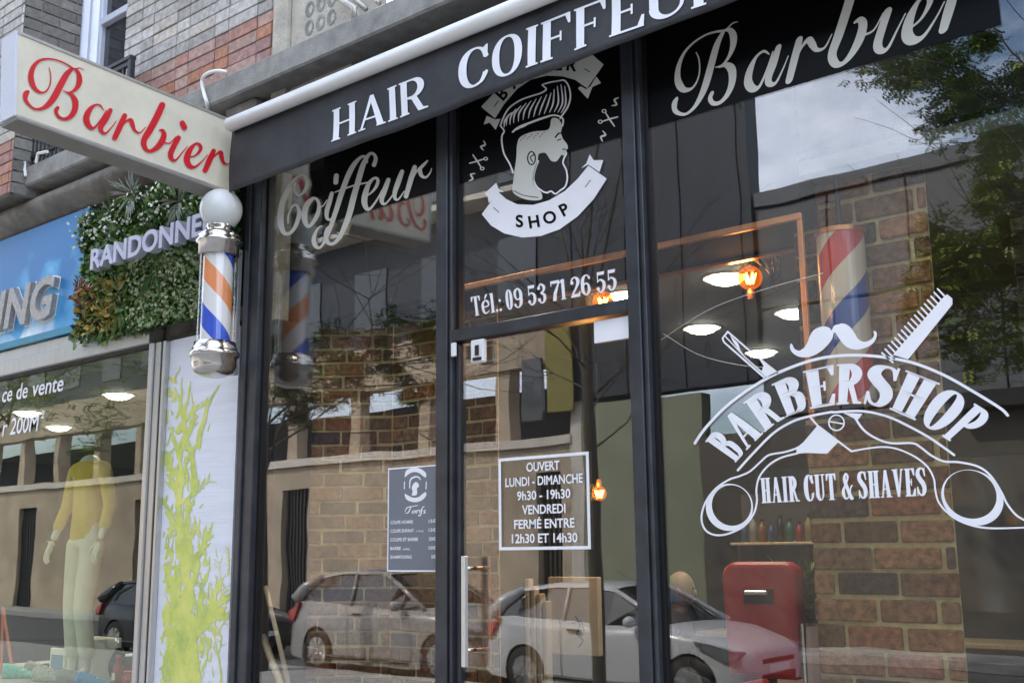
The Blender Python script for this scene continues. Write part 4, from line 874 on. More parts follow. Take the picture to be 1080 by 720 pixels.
# plant wall
gw = thing('plant_wall', 'artificial green plant wall panel with pale metal lettering', 'plant wall', (-6.3, -.1, 3.6))
gx0, gx1 = bxr+.01, -5.36; gz0, gz1 = at(90, 362, -.1).z, 4.02
part('backing', mat('moss_mat', (.012, .022, .008), .95, var=.3), gw, (gx0+.02, gx1-.01, -.03, .05, gz0+.05, gz1))
q = MB()
GT = [(.06, .15, .025), (.035, .09, .015), (.10, .19, .03), (.02, .05, .012), (.15, .25, .05), (.07, .14, .03)]
def leafq(q, c, d, w_, up, tone):
    d = Vector(d); c = Vector(c); s_ = d.cross(up); s_ = s_.normalized() if s_.length > 1e-4 else Vector((1, 0, 0)); m = c+d*.5+Vector(up)*d.length*.08
    q.add([c, m+s_*w_, c+d, m-s_*w_], [(0, 1, 2), (0, 2, 3)], tone)
def clump(n, xs_, zs_, tones, L0, L1, thin=.35, yb=-.05, out=1.):
    for _ in range(n):
        x = random.uniform(*xs_); z = random.uniform(*zs_); bulge = .05+.05*math.sin(x*9+z*4)*math.sin(z*11-x*3)
        y = yb-random.random()*max(.01, bulge)-.02; l = random.uniform(L0, L1)
        d = Vector((random.gauss(0, 1), -abs(random.gauss(0, .8))*out-.1, random.gauss(0, 1)-.2)).normalized()*l
        t = random.choice(tones); g = random.uniform(.7, 1.4); leafq(q, (x, y, z), d, l*thin, (random.gauss(0, .5), -1, random.gauss(0, .5)), tuple(v*g for v in t))
clump(11000, (gx0+.02, gx1), (gz0, gz1), GT, .025, .06)
clump(1600, (-6.4, -5.4), (3.05, 3.5), [(.2, .24, .1), (.3, .33, .2), (.1, .2, .04)], .02, .035, .5, -.1)
clump(240, (-7.1, -6.5), (3.1, 3.45), [(.28, .17, .03), (.22, .2, .03), (.16, .15, .03)], .04, .07, .3, -.1)
clump(50, (-7.1, -6.9), (3.3, 3.5), [(.25, .05, .04)], .05, .08, .2, -.1)
clump(260, (gx0, gx1), (3.75, gz1), [(.5, .5, .42)], .015, .03, .6, -.12)
q.build('foliage', MT['leafp'], gw, tones=True)
q = MB()
for cx, cz, n, l, tn in ((at(140, 215, -.12).x, at(140, 205, -.12).z, 34, .22, (.42, .46, .4)), (at(190, 215, -.12).x, at(190, 212, -.12).z, 24, .2, (.35, .4, .33)), (at(120, 225, -.12).x, at(120, 225, -.12).z, 18, .2, (.12, .2, .08)), (at(130, 335, -.12).x, at(130, 320, -.12).z, 30, .25, (.16, .24, .07)), (at(115, 345, -.12).x, 3.2, 18, .2, (.22, .28, .08)), (at(165, 290, -.12).x, at(160, 285, -.12).z, 16, .25, (.1, .18, .06))):
    for k in range(n):
        a_ = random.uniform(-1.3, 1.3)+(math.pi if random.random() < .45 else 0); d = Vector((math.sin(a_), -.35, math.cos(a_)-.5)).normalized()*l*random.uniform(.6, 1.1)
        leafq(q, (cx+random.uniform(-.03, .03), -.12, cz), d, .006, (0, -1, .2), tuple(v*random.uniform(.8, 1.2) for v in tn))
q.build('grass_tufts', MT['leafp'], gw, tones=True)
V, F = sans('RANDONNÉE'.replace('É', 'E'), .03, .0, extrude=.05, sp=1.02); V = sans_fit(V)
a_ = at(99, 285, -.26); b2x = a_.x+(at(212, 250, -.26).x-a_.x)*1.13; zB = a_.z; zT = at(100, 264, -.26).z
q = MB().add([(a_.x+(b2x-a_.x)*v[0], -.26-v[2]*.6, zB+v[1]*(zT-zB)) for v in V], F); lt = q.build('metal_letters', mat('lavender_steel', (.50, .50, .60), .35, metal=.3, var=.06), gw)

# inside the neighbour shop
nr = thing('sports_shop_room', 'dim interior of the neighbouring shop with grey ceiling and pale rear wall', 'room', (-9, 3, 0))
part('rear_wall', MT['plaster2'], nr, (-16, -5.6, 6, 6.1, 0, 3.3)); part('ceiling', mat('shop_ceiling', (.13, .135, .10), .8), nr, (-16, -5.62, .1, 6, 2.98, 3.05)); part('side_wall', MT['ceil'], nr, (-5.62, -5.5, .31, 6, 0, 3.3)); part('floor', MT['floor'], nr, (-16, -5.62, .2, 6, .0, .03))
part('door_frame', MT['cream'], nr, (-9.9, -9.8, 3, 3.05, 0, 2.9), (-7.6, -7.5, 3.2, 3.25, 0, 2.9), b=.005)
def lamps(spots, zc, name, lab, grp, pw=11):
    base = None
    for i, (x, y) in enumerate(spots):
        if base is None:
            t = thing(name, lab[i], 'lamp', (x, y, zc), grp); q = MB(); q.lathe((x, y, zc), [(0, -.045), (.05, -.041), (.09, -.028), (.115, -.006), (.118, 0)], 28); q.build('diffuser', MT['lamp'], t)
            li = bpy.data.lights.new('lamp_light', 'SPOT'); li.energy = pw; li.spot_size = 2.3; li.spot_blend = .9; li.color = (1, .78, .5); li.shadow_soft_size = .1; lo = bpy.data.objects.new('lamp_light', li); COL.objects.link(lo); lo.location = (x, y, zc-.06); lo.parent = t; lo.matrix_parent_inverse = Matrix.Translation(-t.location)
            q = MB(); q.lathe((x, y, zc), [(.119, 0), (.119, -.006), (.14, -.006), (.14, 0)], 28); q.build('rim', MT['tube'], t); base = t
        else:
            t = base.copy(); COL.objects.link(t); t.location = (x, y, zc); t['label'] = lab[i]
            for ch in base.children: c_ = ch.copy(); COL.objects.link(c_); c_.parent = t; c_.matrix_parent_inverse = ch.matrix_parent_inverse.copy()
def onz(px_, py_, z):
    d = np.array([px_-540., py_-360., FPX]); w_ = np.array([d@CX, d@CY, d@CZ]); t = (z-H)/w_[2]; return (w_[0]*t, w_[1]*t-D)
lamps([onz(125, 416, 2.98), onz(29, 434.5, 2.98), onz(62, 450, 2.98), ], 2.979, 'ceiling_light',
      ['largest round ceiling light in the sports shop, above the mannequin', 'round ceiling light overlapping the window lettering, left in sports shop', 'round ceiling light just left above the mannequin shoulder'], 'ceiling lights in the sports shop', 26)
# mannequin
PZ = .66
def skinned(name, m, parent, verts, edges, radii, sub=2, loc=None):
    me = bpy.data.meshes.new(name); me.from_pydata(verts, edges, []); o = bpy.data.objects.new(name, me); COL.objects.link(o)
    s_ = o.modifiers.new('k', 'SKIN'); s_.use_smooth_shade = True
    for v, r in zip(me.skin_vertices[0].data, radii): v.radius = r if isinstance(r, tuple) else (r, r)
    me.skin_vertices[0].data[0].use_root = True
    u = o.modifiers.new('u', 'SUBSURF'); u.levels = u.render_levels = sub
    dg = bpy.context.evaluated_depsgraph_get(); dg.update(); m2 = bpy.data.meshes.new_from_object(o.evaluated_get(dg)); bpy.data.objects.remove(o)
    m2.materials.clear(); m2.materials.append(m); m2.polygons.foreach_set('use_smooth', [True]*len(m2.polygons)); m2.name = name
    o = bpy.data.objects.new(name, m2); COL.objects.link(o)
    if parent: o.parent = parent; o.matrix_parent_inverse = Matrix.Translation(-parent.location)
    return o
my = .55; mc = at(96, 480, my); mx = mc.x; fz = PZ
mn = thing('mannequin', 'white headless mannequin in mustard top and pale trousers behind the sports shop window', 'mannequin', (mx, my, fz))
def limb(p, f_): return [(mx+x, my+y, fz+z) for x, y, z in p]
zsh = mc.z-fz-.06; k_ = zsh/1.44
sc = lambda L_: [(mx+x*1.05, my+y, fz+z*k_) for x, y, z in L_]
arms = sc([(0, 0, .98), (0, 0, 1.15), (0, -.01, 1.3), (0, 0, 1.40), (0, .0, 1.50), (-.2, 0, 1.40), (-.27, -.01, 1.15), (-.3, -.10, .92), (.2, 0, 1.40), (.27, .02, 1.15), (.3, -.06, .92), (-.1, 0, .92), (-.1, -.02, .5), (-.11, .02, .08), (.1, 0, .92), (.11, -.06, .5), (.12, .0, .08), (-.11, -.12, .03), (.12, -.14, .03)])
E_ = [(0, 1), (1, 2), (2, 3), (3, 4), (3, 5), (5, 6), (6, 7), (3, 8), (8, 9), (9, 10), (0, 11), (11, 12), (12, 13), (0, 14), (14, 15), (15, 16), (13, 17), (16, 18)]
skinned('body', MT['mann'], mn, arms, E_, [(.11, .09), (.115, .085), (.15, .1), (.11, .07), .045, .05, .038, .028, .05, .038, .028, .085, .055, .038, .085, .055, .038, .03, .03])
top = sc([(0, 0, .86), (0, 0, 1.12), (0, -.01, 1.3), (0, 0, 1.40), (0, 0, 1.44), (-.2, 0, 1.40), (-.275, -.01, 1.15), (-.295, -.08, .98), (.2, 0, 1.40), (.275, .02, 1.15), (.295, -.04, .98)])
skinned('jersey', MT['mustard'], mn, top, [(0, 1), (1, 2), (2, 3), (3, 4), (3, 5), (5, 6), (6, 7), (3, 8), (8, 9), (9, 10)], [(.175, .12), (.145, .105), (.165, .115), (.12, .08), .06, .065, .052, .045, .065, .052, .045])
tr_ = sc([(0, 0, .97), (-.1, 0, .88), (-.1, -.02, .5), (-.11, .02, .14), (.1, 0, .88), (.11, -.06, .5), (.12, 0, .14)])
skinned('trousers', MT['offwhite'], mn, tr_, [(0, 1), (1, 2), (2, 3), (0, 4), (4, 5), (5, 6)], [(.11, .095), .098, .075, .06, .098, .075, .06])
for sx, w0 in ((-.31, 7), (.31, 10)):
    b0 = Vector(arms[w0]); vs = [tuple(b0)]; es = []; rr = [.026]
    vs.append(tuple(b0+Vector((0, -.03, -.07)))); rr.append((.034, .018)); es.append((0, 1))
    for j in range(4):
        k0 = len(vs); off = (j-1.5)*.018; vs += [tuple(b0+Vector((off, -.04, -.1))), tuple(b0+Vector((off*1.2, -.045, -.135-.01*(1.5-abs(j-1.5))))), tuple(b0+Vector((off*1.2, -.035, -.165-.012*(1.5-abs(j-1.5)))))]; rr += [.009, .008, .006]; es += [(1, k0), (k0, k0+1), (k0+1, k0+2)]
    k0 = len(vs); vs += [tuple(b0+Vector((.035*(1 if sx < 0 else -1), -.05, -.06))), tuple(b0+Vector((.045*(1 if sx < 0 else -1), -.06, -.095)))]; rr += [.009, .007]; es += [(0, k0), (k0, k0+1)]
    skinned('hand', MT['mann'], mn, vs, es, rr, 1)
# display platform with shoes and boxes
dp = thing('display_platform', 'low dark display platform behind the sports shop glass', 'display', (-8, .5, 0)); part('top', MT['wood'], dp, (-11, -6.35, .12, 1.0, PZ-.04, PZ), b=.004); part('base', MT['black'], dp, (-11, -6.36, .14, .98, .03, PZ-.04))
def shoe(px_, py_, y, rot, c1, c2, lab, first=[None]):
    p = at(px_, py_, y); t = thing('trainer_shoe', lab, 'shoe', (p.x, y, PZ+.002), 'trainers on the display platform'); T = Matrix.Rotation(rot, 4, 'Z')
    secs = [(-.13, .03, .10), (-.10, .038, .115), (-.05, .036, .10), (0, .038, .085), (.05, .046, .06), (.10, .044, .045), (.135, .02, .03)]; V = []; F = []; n = 12
    for x, w_, h_ in secs:
        for k in range(n):
            a_ = 2*math.pi*k/n; V.append(T @ Vector((x, w_*math.cos(a_), .03+max(0, (h_-.0)*.5*(1+math.sin(a_)))*1.0)))
    for i in range(len(secs)-1):
        for k in range(n): F.append((i*n+k, i*n+(k+1) % n, (i+1)*n+(k+1) % n, (i+1)*n+k))
    F += [tuple(range(n-1, -1, -1)), tuple((len(secs)-1)*n+k for k in range(n))]; V = [v+t.location for v in V]
    obj('upper', V, F, mat('shoe_fabric', c1, .7, var=.25, scale=40), t, smooth=True)
    sole = []; 
    for z in (0, .03):
        for k in range(20):
            a_ = 2*math.pi*k/20; x = .14*math.cos(a_); w_ = .045+.006*math.cos(a_); sole.append(T @ Vector((x, w_*math.sin(a_), z))+t.location)
    obj('sole', sole, [tuple(range(19, -1, -1)), tuple(range(20, 40))]+[(k, (k+1) % 20, 20+(k+1) % 20, 20+k) for k in range(20)], mat('shoe_sole', c2, .6, var=.1), t)
    q = MB(); 
    for i in range(4): x = .0+.022*i; q.tube([T @ Vector((x, -.025, .118-.016*i-.01*i*.3))+t.location, T @ Vector((x+.006, .025, .118-.016*i-.01*i*.3))+t.location], .004, 6)
    q.build('laces', MT['vinylw'], t)
for a in ((22, 705, .3, .8, (.12, .5, .45), (.6, .6, .6), 'teal trainer at the far left of the display'), (45, 690, .5, .6, (.28, .28, .25), (.5, .5, .48), 'grey high trainer behind the teal one'), (52, 712, .3, .5, (.4, .4, .36), (.6, .6, .58), 'light grey trainer beside the teal one'),
          (80, 712, .35, .7, (.25, .27, .27), (.4, .4, .4), 'dark grey trainer between the light grey and blue ones'), (100, 712, .3, .7, (.03, .22, .5), (.6, .65, .05), 'blue trainer with yellow collar in the display')): shoe(*a)
def pbox(name, x0, x1, yy, z0, z1, d, m, lab, par=None):
    q = MB(); q.box(x0, x1, yy, yy+d, z0, z1, b=.003); return tag(q.build(name, m, None), lab, 'box')
p0, p1 = at(72, 702, .6), at(98, 674, .6); b_ = pbox('shoe_box', p0.x, p1.x+.04, .6, PZ+.001, p1.z, .22, MT['tube'], 'white carton with a pale blue label behind the shoes')
part('label', mat('pale_blue_print', (.35, .5, .62), .5), b_, (p0.x+.03, p1.x, .596, .599, p1.z-.09, p1.z-.03))
p0, p1 = at(52, 702, .7), at(69, 684, .7); b_ = pbox('picture_card', p0.x, p1.x, .7, PZ+.001, p1.z, .03, MT['tube'], 'small white framed card with a blue picture, left of the carton')
part('picture', mat('blue_picture', (.12, .3, .5), .5), b_, (p0.x+.03, p1.x-.03, .696, .699, PZ+.05, p1.z-.05))
q = MB(); p = at(126, 683, .6); q.lathe((p.x, .6, PZ+.001), [(0, 0), (.035, 0), (.036, .14), (.02, .17), (.018, .19), (.024, .195), (.024, .22), (0, .22)], 20); o = q.build('drinking_bottle', MT['redleather'], None, smooth=True); tag(o, 'red drinking bottle standing among the black gear', 'bottle'); part('label', MT['vinylw'], o, (p.x-.02, p.x+.02, .56, .563, PZ+.05, PZ+.1))
q = MB(); p = at(139, 712, .4); q.lathe((p.x, .4, PZ+.001), [(0, 0), (.06, 0), (.055, .05), (.062, .1), (.05, .14), (.066, .155), (.05, .16), (0, .15)], 14); o = q.build('dry_bag', MT['redleather'], None); tag(o, 'small red roll top bag at the right end of the display', 'bag')
q = MB(); p = at(115, 690, .8); q.ball((p.x, .8, PZ+.16), .16, 12, (1.1, .6, .9)); q.ball((p.x+.12, .78, PZ+.11), .11, 10, (1, .6, .9)); o = q.build('backpack', MT['cloth'], None, smooth=True); tag(o, 'black soft backpack lying behind the carton and bottle', 'backpack')
q = MB(); s0, s1 = at(3, 640, .5), at(14, 712, .5); q.tube([s0, s1], .012, 10); s2 = at(1, 715, .5); q.tube([s0, s2], .01, 10); o = q.build('easel', mat('orange_wood', (.6, .12, .03), .5), None); tag(o, 'orange folding easel legs at the left edge of the sports shop window', 'easel')

# ================================================================== BARBER SHOP INTERIOR
rm = thing('barbershop_room', 'dim barber shop interior with olive grey ceiling, seen through the glass', 'room', (-3, 3, 0))
part('ceiling', MT['ceil'], rm, (-5.46, 1.1, .32, 7, 3.2, 3.26)); part('rear_wall', MT['ceil'], rm, (-5.46, 1.1, 7, 7.1, 0, 3.3)); part('floor', MT['floor'], rm, (-5.46, 1.1, .1, 7, .0, .03))
part('side_wall', mat('black_side_wall', (.012, .012, .012), .9, var=0), rm, (-5.48, -5.38, .31, 7, 0, 3.3)); part('bulkhead', mat('black_bulkhead', (.006, .0065, .008), .9, var=0, spec=.1), rm, (-5.46, -1.9, .3, .72, 3.0, 3.98), (-1.88, 1.0, .3, .4, 3.28, 3.98))
cz = at(489, 305, .3).z; q = MB(); q.box(-3.9, -1.885, .275, .299, cz-.012, cz+.018, b=.003); q.box(-3.9, -1.9, .70, .74, cz-.02, cz-.004, b=.003)
cr = at(845, 231, .3); q.box(cr.x-.012, cr.x+.012, .275, .299, 2.1, cz-.013, b=.003)
tag(q.build('copper_rail', MT['copper'], None), 'thin copper rail framing the bulkhead behind the right window', 'rail')
lamps([onz(766, 292.5, 3.2), onz(740, 345.5, 3.2), onz(838, 329, 3.2), onz(803, 371, 3.2), onz(662, 311, 3.2), onz(508, 398, 3.2)], 3.199, 'ceiling_light',
      ['round ceiling light just left of the amber bulb', 'round ceiling light left above the razor of the emblem', 'round ceiling light beside the striped column', 'round ceiling light behind the razor handle of the emblem', 'round ceiling light behind the last digit of the telephone number', 'round ceiling light seen high through the glass door'], 'ceiling lights in the barber shop')
lamps([(-4.4, .2), (-3.95, .2), (-1.75, .2)], 3.9, 'ceiling_light', ['added unseen fill light behind the first letters of Coiffeur', 'added unseen fill light behind the last letters of Coiffeur', 'added unseen fill light behind the large script word, right window'], 'ceiling lights in the barber shop', 11)  # unseen lamps added to brighten the brick pillars
def _amber(m, N, L, b):
    N.clear(); out = N.new('ShaderNodeOutputMaterial'); tr = N.new('ShaderNodeBsdfTransparent'); tr.inputs[0].default_value = (1., .5, .12, 1)
    em_ = N.new('ShaderNodeEmission'); em_.inputs[0].default_value = (1., .20, .015, 1); em_.inputs[1].default_value = .42
    lw = N.new('ShaderNodeLayerWeight'); lw.inputs[0].default_value = .35; mr = N.new('ShaderNodeMapRange'); mr.inputs[3].default_value = .35; mr.inputs[4].default_value = .85
    L.new(lw.outputs['Facing'], mr.inputs[0]); mx = N.new('ShaderNodeMixShader'); L.new(mr.outputs[0], mx.inputs[0]); L.new(tr.outputs[0], mx.inputs[1]); L.new(em_.outputs[0], mx.inputs[2]); L.new(mx.outputs[0], out.inputs[0])
MT['amberglass'] = raw('glowing_amber_glass', _amber)
def bulb(x, y, z, lab, up=True, L_=.5, r=.062):
    t = thing('amber_bulb_lamp', lab, 'lamp', (x, y, z), 'amber filament bulbs in the barber shop')
    q = MB(); q.ball((x, y, z), r*.42, 10); 
    for k in range(5):
        a_ = k*1.256; q.tube([(x+.02*math.cos(a_), y+.02*math.sin(a_), z-.035), (x+.028*math.cos(a_+.3), y+.028*math.sin(a_+.3), z+.035)], .0035, 6)
    q = MB()
    for k in range(6):
        a_ = k*1.047; q.tube([(x+.016*math.cos(a_), y+.016*math.sin(a_), z-.03), (x+.03*math.cos(a_+.4), y+.03*math.sin(a_+.4), z+.02), (x+.018*math.cos(a_+.8), y+.018*math.sin(a_+.8), z-.02)], .0035, 6)
    q.build('filament', MT['filament'], t)
    q = MB(); q.ball((x, y, z), r, 14); q.build('glass_globe', MT['amberglass'], t, smooth=True)
    s_ = -1 if up else 1
    q = MB(); q.lathe((x, y, z+s_*(r+.02)), [(0, -.03), (.016, -.03), (.02, 0), (.016, .025), (0, .025)], 16); q.tube([(x, y, z+s_*(r+.03)), (x, y, z+s_*(r+.05))], .006, 6)
    q.build('socket', MT['copper'], t)
    q = MB(); q.tube([(x, y, z+r*.6), (x, y, min(3.19, z+L_))], .004, 6); q.build('flex', MT['frame_d'], t)
    li = bpy.data.lights.new('bulb_light', 'POINT'); li.energy = 3; li.color = (1, .45, .12); li.shadow_soft_size = .06; lo = bpy.data.objects.new('bulb_light', li); COL.objects.link(lo); lo.location = (x, y-.09, z); lo.parent = t; lo.matrix_parent_inverse = Matrix.Translation(-t.location)
p = at(791, 293, .95); bulb(p.x, .95, p.z, 'glowing amber globe bulb beside the ceiling light in the right window', True, .4)
p = at(636, 318, 1.2); bulb(p.x, 1.2, p.z, 'glowing amber bulb behind the telephone number', True, .3)
p = at(632, 520, 2.2); bulb(p.x, 2.2, p.z, 'small amber bulb right of the opening hours notice', False, .9, .05)
p = at(505, 432, 3.6); bulb(p.x, 3.6, p.z, 'distant amber bulb high left behind the glass door', False, .9, .06)
# dark wire fixture
p = at(802, 250, .85); q = MB()
for k in range(16):
    a_ = k*.8; pts = [(p.x+.03*math.cos(a_), .85, p.z+.04), (p.x+.07*math.cos(a_*1.7), .85+.05*math.sin(a_), p.z-.06), (p.x+.06+.03*math.cos(a_*2), .87, p.z-.16-.015*k*.5), (p.x+.05+.04*math.sin(a_*3), .86, p.z-.24)]
    q.tube(spl(pts, 4), .004, 5)
q.tube([(p.x, .85, 3.19), (p.x, .85, p.z)], .006, 6)
tag(q.build('wire_pendant', MT['plastic'], None), 'dark twisted wire pendant hanging behind the amber globe bulb', 'lamp')
q = MB(); q.tube(spl([at(692, 362, .25), at(745, 328, .24), at(800, 307, .24), at(868, 288, .26)], 8), .0016, 5); q.tube(spl([at(700, 352, .26), at(735, 373, .25), at(775, 384, .25), at(815, 388, .25)], 8), .0016, 5)
tag(q.build('hanging_wire', MT['tube'], None, smooth=True), 'thin pale wire looping behind the glass under the amber bulb', 'wire')
# striped column
c0, c1 = at(855, 300, .32), at(905, 300, .32); cr_ = (c1.x-c0.x)/2*.98; ctz = at(880, 238, .32).z; cxm = (c0.x+c1.x)/2
sp_ = thing('striped_column', 'large red, cream and blue striped column just behind the right window', 'column', (cxm, .42, 2.2))
q = MB(); q.lathe((0, 0, 0), [(0, 0), (cr_, 0), (cr_, ctz-2.2), (0, ctz-2.2)], 40); o = q.build('striped_drum', polemat('red_blue_stripes', [(.62, .50, .36), (.03, .07, .26), (.62, .50, .36), (.52, .04, .03)], .62, .62, -1), sp_); o.matrix_parent_inverse = Matrix.Identity(4); o.location = (0, 0, 0)
q = MB(); q.lathe((cxm, .42, 2.2), [(cr_*1.02, -.02), (cr_*1.06, -.02), (cr_*1.06, .0), (cr_*1.02, 0)], 40); q.lathe((cxm, .42, ctz), [(cr_*1.02, -.02), (cr_*1.06, -.02), (cr_*1.06, .0), (cr_*1.02, 0)], 40); q.build('metal_ring', MT['copper'], sp_)
q = MB(); q.tube([(cxm, .42, ctz), (cxm, .42, 3.19)], .012, 8); q.build('hanger', MT['frame_d'], sp_)
# brick pillars
IB = [(.15, .068, .03), (.19, .085, .036), (.12, .055, .028), (.24, .115, .05), (.07, .042, .03), (.14, .075, .035), (.20, .075, .032)]
bpR = thing('brick_pillar', 'rough brown brick pillar with sandy mortar behind the right window', 'pillar', (-1.8, .5, 0))
pa, pb = at(862, 640, .5).x, at(1014, 640, .5).x
bricks('brickwork', 'brick_i', bpR, pb-pa, .03, 3.2, lambda x, y, z: (pa+x, .5+y, z), course=.106, bl=.27, gap=.018, depth=.018, cols=IB, b=.006, mort='mortar_y', jit=.12, rnd=.25, back=.006)
bpL = thing('brick_pillar', 'wide brown brick corner wall with sandy mortar behind the left window', 'pillar', (-4.6, .5, 0))
cnr = at(412, 600, .75); end = at(525, 600, .75); dv = Vector((math.cos(R(38)), math.sin(R(38)), 0)); L1 = .53; st = Vector((cnr.x, .75, 0))-dv*L1
bricks('brickwork', 'brick_i', bpL, L1, .03, 3.2, lambda x, y, z: tuple(st+dv*x+Vector((-dv.y, dv.x, 0))*y+Vector((0, 0, z))), course=.086, bl=.24, gap=.014, depth=.014, cols=IB, b=.005, mort='mortar_y', jit=.12, rnd=.25, back=.1)
bricks('brickwork', 'brick_i', bpL, end.x-cnr.x, .03, 3.2, lambda x, y, z: (cnr.x+x+.012, .75+y, z), course=.086, bl=.24, gap=.014, depth=.014, cols=IB, b=.005, mort='mortar_y', jit=.12, rnd=.25, back=.006)
part('dark_jamb', MT['frame_d'], None, (-5.46, st.x-.005, st.y-.02, st.y+.1, 0, 3.0), (-5.36, -5.19, .11, st.y-.03, 0, 3.0)); bpy.data.objects['dark_jamb'].name = 'jamb_panel'; tag(bpy.data.objects['jamb_panel'], 'narrow black upright panel beside the brick corner in the left window', 'panel')
# leaning poles
for i, (p, r2, lab) in enumerate((((( 280, 618), (308, 735)), .014, 'longer pale wooden pole leaning in the left window corner'), (((277, 670), (303, 740)), .02, 'shorter thicker pale pole leaning in the left window corner'))):
    q = MB(); q.tube([at(*p[0], .1), at(*p[1], .09-.04*i)], r2, 12); tag(q.build('leaning_pole', MT['wood'], None, smooth=True), lab, 'pole', 'poles leaning in the left window')
# barber chair
cy = 1.7; c0, c1 = at(756, 596, cy), at(850, 700, cy+.1); cxm = (c0.x+c1.x)/2+.02; wd = (c1.x-c0.x)/2
bc = thing('barber_chair', 'red padded barber chair with its back to the right window', 'chair', (cxm, cy, 0))
q = MB(); P = []; n = 10; hw, z0_, z1_ = wd, 1.0, c0.z+.02; rr = .09
for a0_, cx_, cz_ in ((0, hw-rr, z1_-rr), (math.pi/2, -hw+rr, z1_-rr)): P += [(cx_+rr*math.cos(a0_+math.pi/2*k/6), cz_+rr*math.sin(a0_+math.pi/2*k/6)) for k in range(7)]
P += [(-hw+.02, z0_-.1), (hw-.02, z0_-.1)]; q.prism([(cxm+x, z) for x, z in P], cy, cy+.13); o = q.build('backrest', MT['redleather'], bc); bv = o.modifiers.new('b', 'BEVEL'); bv.width = .03; bv.segments = 3; bv.limit_method = 'ANGLE'
part('back_handle', MT['silver'], bc, (cxm-.07, cxm+.07, cy-.04, cy-.02, z1_-.18, z1_-.155), b=.006); part('handle_recess', MT['frame_d'], bc, (cxm-.09, cxm+.09, cy-.006, cy-.001, z1_-.23, z1_-.15))
part('seat', MT['redleather'], bc, (cxm-wd+.03, cxm+wd-.03, cy+.1, cy+.62, .52, .66), b=.03); part('armrest', MT['redleather'], bc, (cxm-wd-.04, cxm-wd+.03, cy+.1, cy+.5, .78, .84), b=.015); part('armrest', MT['redleather'], bc, (cxm+wd-.03, cxm+wd+.04, cy+.1, cy+.5, .78, .84), b=.015)
q = MB(); q.lathe((cxm, cy+.32, 0), [(0, .03), (.32, .03), (.3, .07), (.06, .1), (.05, .5), (0, .52)], 28); q.build('pedestal', MT['chrome'], bc, smooth=True); q = MB(); q.tube([(cxm+wd+.01, cy+.02, .8), (cxm+wd+.01, cy+.02, 1.2)], .014, 8); q.tube([(cxm-wd-.01, cy+.12, .8), (cxm-wd-.01, cy+.12, .56)], .014, 8); q.tube([(cxm+wd+.01, cy+.12, .8), (cxm+wd+.01, cy+.12, .56)], .014, 8); q.build('chrome_arm', MT['chrome'], bc)
# seated customer
hc = at(718, 622, 2.4); pr_ = thing('person', 'balding person in dark clothes sitting behind the car reflection, facing right', 'person', (hc.x, 2.4, 0))
fx, fy = .95, .3; s_ = Vector((hc.x, 2.4, hc.z)); f_ = Vector((fx, fy, 0)).normalized(); l_ = Vector((-f_.y, f_.x, 0))
rel = lambda f__, l__, z: tuple(s_+f_*f__+l_*l__+Vector((0, 0, z)))
vs = [rel(-.12, 0, -.74), rel(-.12, 0, -.5), rel(-.08, 0, -.3), rel(-.04, 0, -.2), rel(-.01, 0, -.11), rel(-.06, .19, -.26), rel(0, .25, -.5), rel(.22, .2, -.58), rel(-.06, -.19, -.26), rel(0, -.25, -.5), rel(.22, -.2, -.58), rel(.3, .1, -.74), rel(.36, .1, -1.1), rel(.3, -.1, -.74), rel(.36, -.1, -1.1)]
skinned('body', MT['cloth'], pr_, vs, [(0, 1), (1, 2), (2, 3), (3, 4), (3, 5), (5, 6), (6, 7), (3, 8), (8, 9), (9, 10), (0, 11), (11, 12), (0, 13), (13, 14)], [(.16, .13), (.15, .12), (.16, .12), .09, .055, .07, .05, .04, .07, .05, .04, .085, .06, .085, .06])
q = MB(); 
for c_, r2, sc_ in (((0, 0, .0), .095, (1.0, .86, 1.25)),): q.ball(rel(0, 0, 0), .095, 14, (1.02, .9, 1.28))
q.ball(rel(.092, 0, -.015), .015, 8, (1.1, .7, 1.3)); q.ball(rel(.085, 0, -.058), .02, 8, (.6, 1.2, .35)); q.ball(rel(0, .085, -.01), .024, 8, (.8, .35, 1.2)); q.ball(rel(0, -.085, -.01), .024, 8, (.8, .35, 1.2)); q.tube([rel(-.01, 0, -.09), rel(-.03, 0, -.19)], .055, 14)
q.build('head', MT['skin'], pr_, smooth=True)
q = MB(); q.ball(rel(-.03, 0, -.0), .097, 12, (.85, .96, 1.05)); q.build('hair', mat('grey_hair', (.1, .09, .08), .8), pr_, smooth=True)
q = MB(); [q.ball(rel(.085, e, .015), .012, 6) for e in (.03, -.03)]; q.build('eye', MT['frame_d'], pr_, smooth=True)
# cupboard with framed panel, back counter, plant, mirror
cb = thing('tall_cupboard', 'cream tall cupboard with fluted side behind the glass door', 'cupboard', (-4.2, 2.6, 0))
a_, b2 = at(553, 640, 2.2), at(578, 640, 2.2); q = MB()
for k in range(4): x = a_.x+(b2.x-a_.x)*k/4; q.box(x, x+(b2.x-a_.x)/4-.01, 2.2, 2.26, .03, at(560, 610, 2.2).z-.05*k, b=.008)
q.build('fluted_side', MT['cream'], cb); c_, d_ = at(578, 640, 2.25), at(632, 690, 2.25); part('panel', MT['cream'], cb, (c_.x, d_.x, 2.25, 2.3, at(600, 690, 2.25).z, at(600, 608, 2.25).z), b=.006)
sh = Shape(); sh.stroke([(0,0,.6),(6,10,1),(2,20,1),(10,26,.8),(4,34,.8)]); sh.stroke([(-4,8,.7),(8,6,.8),(12,16,.7)]); c_ = at(607, 662, 2.24)
flat('drawn_mark', MT['frame_d'], cb, sh, .8, lambda X, Y: (c_.x+X*.006, 2.24, c_.z-Y*.006+.08))
